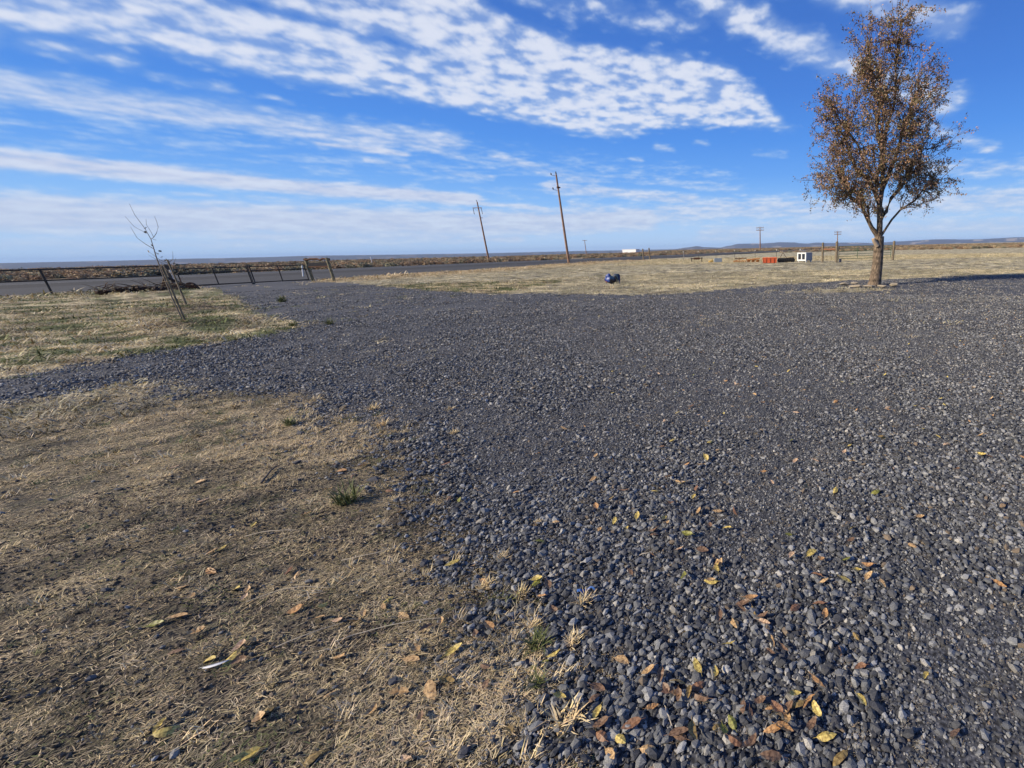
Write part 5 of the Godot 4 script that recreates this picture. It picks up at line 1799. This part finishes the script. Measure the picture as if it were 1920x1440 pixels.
func litter() -> void:
	var tone := {"t": Color(0.62, 0.42, 0.2), "p": Color(0.68, 0.49, 0.32), "y": Color(0.66, 0.53, 0.15), "o": Color(0.56, 0.33, 0.14), "b": Color(0.25, 0.155, 0.09), "g": Color(0.27, 0.28, 0.05), "r": Color(0.3, 0.16, 0.085), "d": Color(0.32, 0.23, 0.08)}
	var word := {"t": "tan", "p": "pale pinkish", "y": "yellow", "o": "orange", "b": "brown", "g": "olive green", "r": "reddish brown", "d": "olive brown"}
	var shapes := []
	for k in 10:
		shapes.append(leaf_shape(k, 0.5 if k % 3 == 0 else 0.0))
	var spot := noise_tex(FastNoiseLite.TYPE_SIMPLEX_SMOOTH, 0.03, 4, [[0.2, Color(0.6, 0.55, 0.5)], [0.45, Color(0.92, 0.9, 0.88)], [0.8, Color.WHITE]], 256, 51)
	var mats := {}
	for c in tone:
		var m: StandardMaterial3D = leaf_mat.duplicate()
		m.albedo_color = lin(tone[c].r, tone[c].g, tone[c].b)
		m.albedo_texture = spot
		m.uv1_triplanar = true
		m.uv1_scale = Vector3(0.8, 0.8, 0.8)
		mats[c] = m
	var meshes := []
	var form := []
	for s in shapes:
		meshes.append(s.mesh(leaf_mat))
		var box: AABB = meshes[-1].get_aabb()
		form.append("flat" if box.size.y < 0.16 else "folded" if box.size.y < 0.26 else "curled")
	var all := []
	rng.seed = 808
	for c in LEAVES:
		for i in range(0, LEAVES[c].size(), 2):
			all.append([c, LEAVES[c][i], LEAVES[c][i + 1]])
	# more of them to the right, where the tree sheds, thinning with distance
	var codes := "tttttppyyyoobbrgd"
	while all.size() < 300:
		var r := sqrt(rng.randf_range(1.0, 36.0))
		var a := deg_to_rad(rng.randf_range(-18.0, 48.0))
		if rng.randf() > 1.25 - r / 6.0:
			continue
		all.append([codes[rng.randi() % codes.length()], sin(a) * r, -cos(a) * r])
	for q in all:
		var x: float = q[1]
		var z: float = q[2]
		var r := sqrt(x * x + z * z)
		var on_stones := gravelly(x, z) > 0.5
		var size := rng.randf_range(0.046, 0.076)
		if absf(x + 1.23) < 0.02 and absf(z + 1.23) < 0.03:
			size = 0.095
		var o := MeshInstance3D.new()
		o.name = numbered("fallen_leaf")
		var which := rng.randi() % meshes.size()
		o.mesh = meshes[which]
		o.material_override = mats[q[0]]
		var grade := "small" if size < 0.056 else "large" if size > 0.067 else "middling"
		var tilt := Basis(Vector3.UP, rng.randf() * TAU) * Basis(Vector3.RIGHT, rng.randfn() * 0.22) * Basis(Vector3.BACK, rng.randfn() * 0.28 + (PI if rng.randf() < 0.3 else 0.0))
		o.transform = Transform3D(tilt.scaled(Vector3(size, size, size)), Vector3(x, height(x, z) + (0.034 if on_stones else 0.016), z))
		add_child(o)
		var far := "nearest the camera" if r < 1.6 else "second nearest band" if r < 2.3 else "midway out" if r < 3.6 else "farther out"
		var where := ""
		if on_stones:
			where = "on right-hand gravel" if x > 0.25 else "on middle gravel" if x > -0.5 else "on gravel by the straw border"
		else:
			where = "on trodden grass far left" if x < -1.9 else "on straw by the gravel border" if x > -1.1 else "on bare soil among straws"
		tag(o, "%s %s %s fallen leaf %s, %s" % [grade, form[which], word[q[0]], where, far], "leaf", "fallen leaves")
	# the many smaller ones farther off
	var buf := PackedFloat32Array()
	for i in 900:
		var r := sqrt(rng.randf_range(16.0, 260.0))
		var a := deg_to_rad(rng.randf_range(-30.0, 38.0))
		var x := sin(a) * r
		var z := -cos(a) * r
		if gravelly(x, z) < 0.4 or rng.randf() > 0.25 + 0.75 * smoothstep(-25.0, 25.0, rad_to_deg(a)):
			continue
		var k := rng.randf_range(0.035, 0.055)
		put(buf, (Basis(Vector3.UP, rng.randf() * TAU) * Basis(Vector3.RIGHT, rng.randfn() * 0.3)).scaled(Vector3(k, k, k)), Vector3(x, height(x, z) + 0.028, z), tone[pick(["t", "p", "y", "o", "b"])])
	scatter("leaf_litter", shapes[4].mesh(leaf_mat), buf, null, "small scattered leaves far out on the gravel", "leaves")

	# tufts
	var gs := straw_mat.duplicate()
	var tufts := [
		[-2.73, -2.6, "g", 1.5, "dark green grass tuft standing alone in the trodden grass"], [-0.91, -1.42, "g", 0.85, "bright green grass tuft between straw and gravel"], [-0.83, -1.24, "g", 0.6, "small green grass tuft at the straw border nearest the front"],
		[-0.79, -1.66, "s", 1.1, "pale straw tuft below the blue plastic scrap"], [-1.35, -1.98, "s", 0.9, "pale dry tuft at the upper end of the straw border"], [-1.33, -1.77, "s", 0.95, "pale straw tuft left of the fallen olive leaf"], [-1.12, -1.72, "s", 0.9, "pale straw tuft in the middle of the grass border"],
		[-0.66, -1.1, "s", 1.5, "broad bleached straw tuft at the front of the grass border"], [-0.76, -1.43, "s", 0.9, "bleached straw tuft leaning over the gravel edge"], [-0.97, -1.52, "s", 0.9, "short straw tuft behind the bright green tuft"], [-1.31, -2.3, "s", 0.6, "small straw tuft alone on the gravel"],
		[-4.05, -4.47, "s", 1.4, "yellow straw tuft at the back of the grass tongue"], [-3.57, -3.99, "s", 1.5, "yellow straw tuft at the front of the grass tongue"], [-4.55, -4.05, "g", 1.1, "small greenish tuft at the left edge of the gravel"], [-3.17, -4.41, "s", 0.9, "small straw tuft right of the grass tongue"], [-2.73, -3.75, "s", 0.9, "lone straw tuft out on the gravel beyond the green tuft"],
		[-10.9, -10.6, "g", 2.0, "green tuft at the tip of the lawn"], [-10.3, -10.9, "g", 2.0, "green tuft beyond the tip of the lawn on gravel"], [-17.6, -17.0, "g", 3.0, "green tuft at the far side of the lawn"],
	]
	var i := 0
	for t in tufts:
		var blades: int = 90 if t[2] == "g" else 70
		var s := straw_shape(700 + i, blades, 0.022, 0.9, 0.06 if t[2] == "g" else 0.048, 0.003)
		var m: StandardMaterial3D = gs.duplicate()
		m.albedo_color = lin(0.13, 0.15, 0.045) if t[2] == "g" else lin(0.72, 0.58, 0.35)
		var o := single(s, "grass_tuft", m, on_ground(t[0], t[1]) + Vector3(0, 0.006, 0), i * 1.3, t[4], "grass tuft", "grass tufts")
		o.scale = Vector3.ONE * t[3] * (1.7 if t[2] == "g" else 1.35)
		i += 1

	# dark rocks lying in the straw
	var dark := grained(0.075, 0.078, 0.095, 0.85, 0.6, Vector3(1, 1, 1), 61)
	var rocks := [[-1.41, -1.27, 0.026, "bluish dark stone on bare soil left of the large tan leaf"], [-0.97, -1.01, 0.026, "black stone at the front edge of the straw"], [-1.67, -1.24, 0.016, "small slate grey stone among straws at the left"], [-1.76, -1.95, 0.03, "dark grey stone at the grass border beside a tan leaf"], [-1.18, -1.32, 0.024, "flat grey stone in the straw right of the small yellow leaf"], [-0.92, -1.19, 0.022, "grey stone in the straw below the green tuft"], [-0.92, -1.34, 0.024, "light grey stone right below the bright green tuft"],
		[-2.8, -2.9, 0.045, "long dark stone behind the lone green tuft"], [-3.68, -3.23, 0.035, "dark stone in the pale straw left of the gravel"], [-3.81, -3.3, 0.03, "second dark stone in the pale straw, farther left"], [-4.23, -3.83, 0.045, "dark stone at the gravel edge beside the greenish tuft"], [-1.29, -1.17, 0.014, "tiny dark stone in front of the large tan leaf"], [-1.03, -1.16, 0.018, "small dark stone in the bleached straw"]]
	for k in rocks.size():
		var q: Array = rocks[k]
		var o := MeshInstance3D.new()
		o.name = numbered("loose_stone")
		o.mesh = stone_shape(80 + k).mesh(dark)
		add_child(o)
		o.transform = Transform3D(Basis(Vector3.UP, k * 0.9).scaled(Vector3(q[2], q[2] * 0.9, q[2])), on_ground(q[0], q[1]) + Vector3(0, q[2] * 0.3, 0))
		tag(o, q[3], "stone", "stones lying in the straw")

	# twigs and long stalks
	rng.seed = 515
	var twigs := [[-3.69, -3.02, 0.32, 2.1, 0.008, 0, "dark curved twig on the trodden grass, far left"], [-2.3, -1.75, 0.34, 0.25, 0.0022, 1, "long pale stalk across the soil above the feather"], [-1.95, -1.5, 0.22, 0.6, 0.0025, 1, "pale stalk left of the yellow leaf pair"], [-1.62, -1.52, 0.4, 0.3, 0.0025, 1, "long straight stalk pointing at the gravel"], [-1.55, -1.35, 0.1, 1.6, 0.003, 1, "short white curved stem on the bare soil"], [-2.1, -2.05, 0.3, 0.4, 0.0025, 1, "thin stalk beneath the dark green tuft"], [-0.78, -1.33, 0.12, 0.9, 0.002, 1, "thin straw stalk sticking out over the gravel"], [-0.3, -1.12, 0.1, 2.0, 0.0025, 1, "bent pale stem lying on the front gravel"], [0.35, -1.5, 0.12, 0.5, 0.002, 1, "pale stem among the leaves on the right gravel"], [-2.9, -2.25, 0.26, 0.2, 0.003, 1, "grey white stick on the trodden grass at the left"], [-0.55, -2.0, 0.1, 0.3, 0.003, 1, "pale woody splinter on the gravel in the middle"], [0.05, -1.05, 0.09, 1.1, 0.002, 1, "bent straw at the bottom of the gravel"]]
	var pale := paint(0.42, 0.36, 0.27, 0.8)
	var brown := paint(0.06, 0.05, 0.045, 0.9)
	for t in twigs:
		var s := Shape.new()
		var pts := []
		var rad := []
		var bend := rng.randf_range(-0.12, 0.12)
		for j in 7:
			var u := j / 6.0
			pts.append(Vector3((u - 0.5) * t[2], 0.012 + 0.012 * sin(PI * u), bend * t[2] * sin(PI * u) + rng.randf_range(-0.004, 0.004)))
			rad.append(lerpf(t[4], t[4] * 0.5, u))
		s.tube(pts, rad, 5)
		single(s, "twig", brown if t[5] == 0 else pale, on_ground(t[0], t[1]), t[3], t[6], "twig", "twigs and stalks")

	# blue scrap and feather
	var sc := Shape.new()
	rng.seed = 61
	var prev := []
	for j in 10:
		var u := j / 9.0
		var c := Vector3((u - 0.5) * 0.085, 0.026 + 0.008 * sin(u * 9.0), 0.01 * sin(u * 7.0))
		var w := 0.005 + 0.003 * sin(u * 5.0)
		var cur := [c + Vector3(0, 0.004, -w), c + Vector3(0, -0.004 + 0.006 * sin(u * 11.0), w)]
		if prev.size():
			sc.quad(prev[0], cur[0], cur[1], prev[1], Vector3.UP)
		prev = cur
	single(sc, "plastic_scrap", paint(0.025, 0.1, 0.33, 0.45), on_ground(-0.8, -1.72), 0.15, "torn blue plastic scrap on the gravel behind a straw tuft", "plastic scrap")
	var ft := thing("feather", on_ground(-2.2, -1.36) + Vector3(0, 0.02, 0), 0.45, "black and white feather on the bare soil under a yellow leaf", "feather")
	ft.scale = Vector3.ONE * 0.62
	for q in [[-1.0, "vane", Color(0.7, 0.7, 0.7)], [1.0, "vane", Color(0.012, 0.012, 0.015)]]:
		var s := Shape.new()
		var last := []
		for j in 9:
			var u := j / 8.0
			var c := Vector3((u - 0.5) * 0.13, 0.006 * sin(PI * u), 0.012 * sin(PI * u))
			var e := c + Vector3(-0.008, -0.003, -q[0] * 0.017 * pow(sin(PI * clampf(u * 0.96 + 0.03, 0, 1)), 0.6))
			if last.size():
				s.quad(last[0], c, e, last[1], Vector3.UP)
			last = [c, e]
		part(s, q[1], paint(q[2].r, q[2].g, q[2].b, 0.6), ft)
	var shaft := Shape.new()
	shaft.tube([Vector3(-0.09, 0, -0.004), Vector3(-0.02, 0.008, 0.012), Vector3(0.066, 0.002, 0)], [0.0016, 0.0014, 0.0005], 5)
	part(shaft, "shaft", paint(0.6, 0.58, 0.52, 0.5), ft)
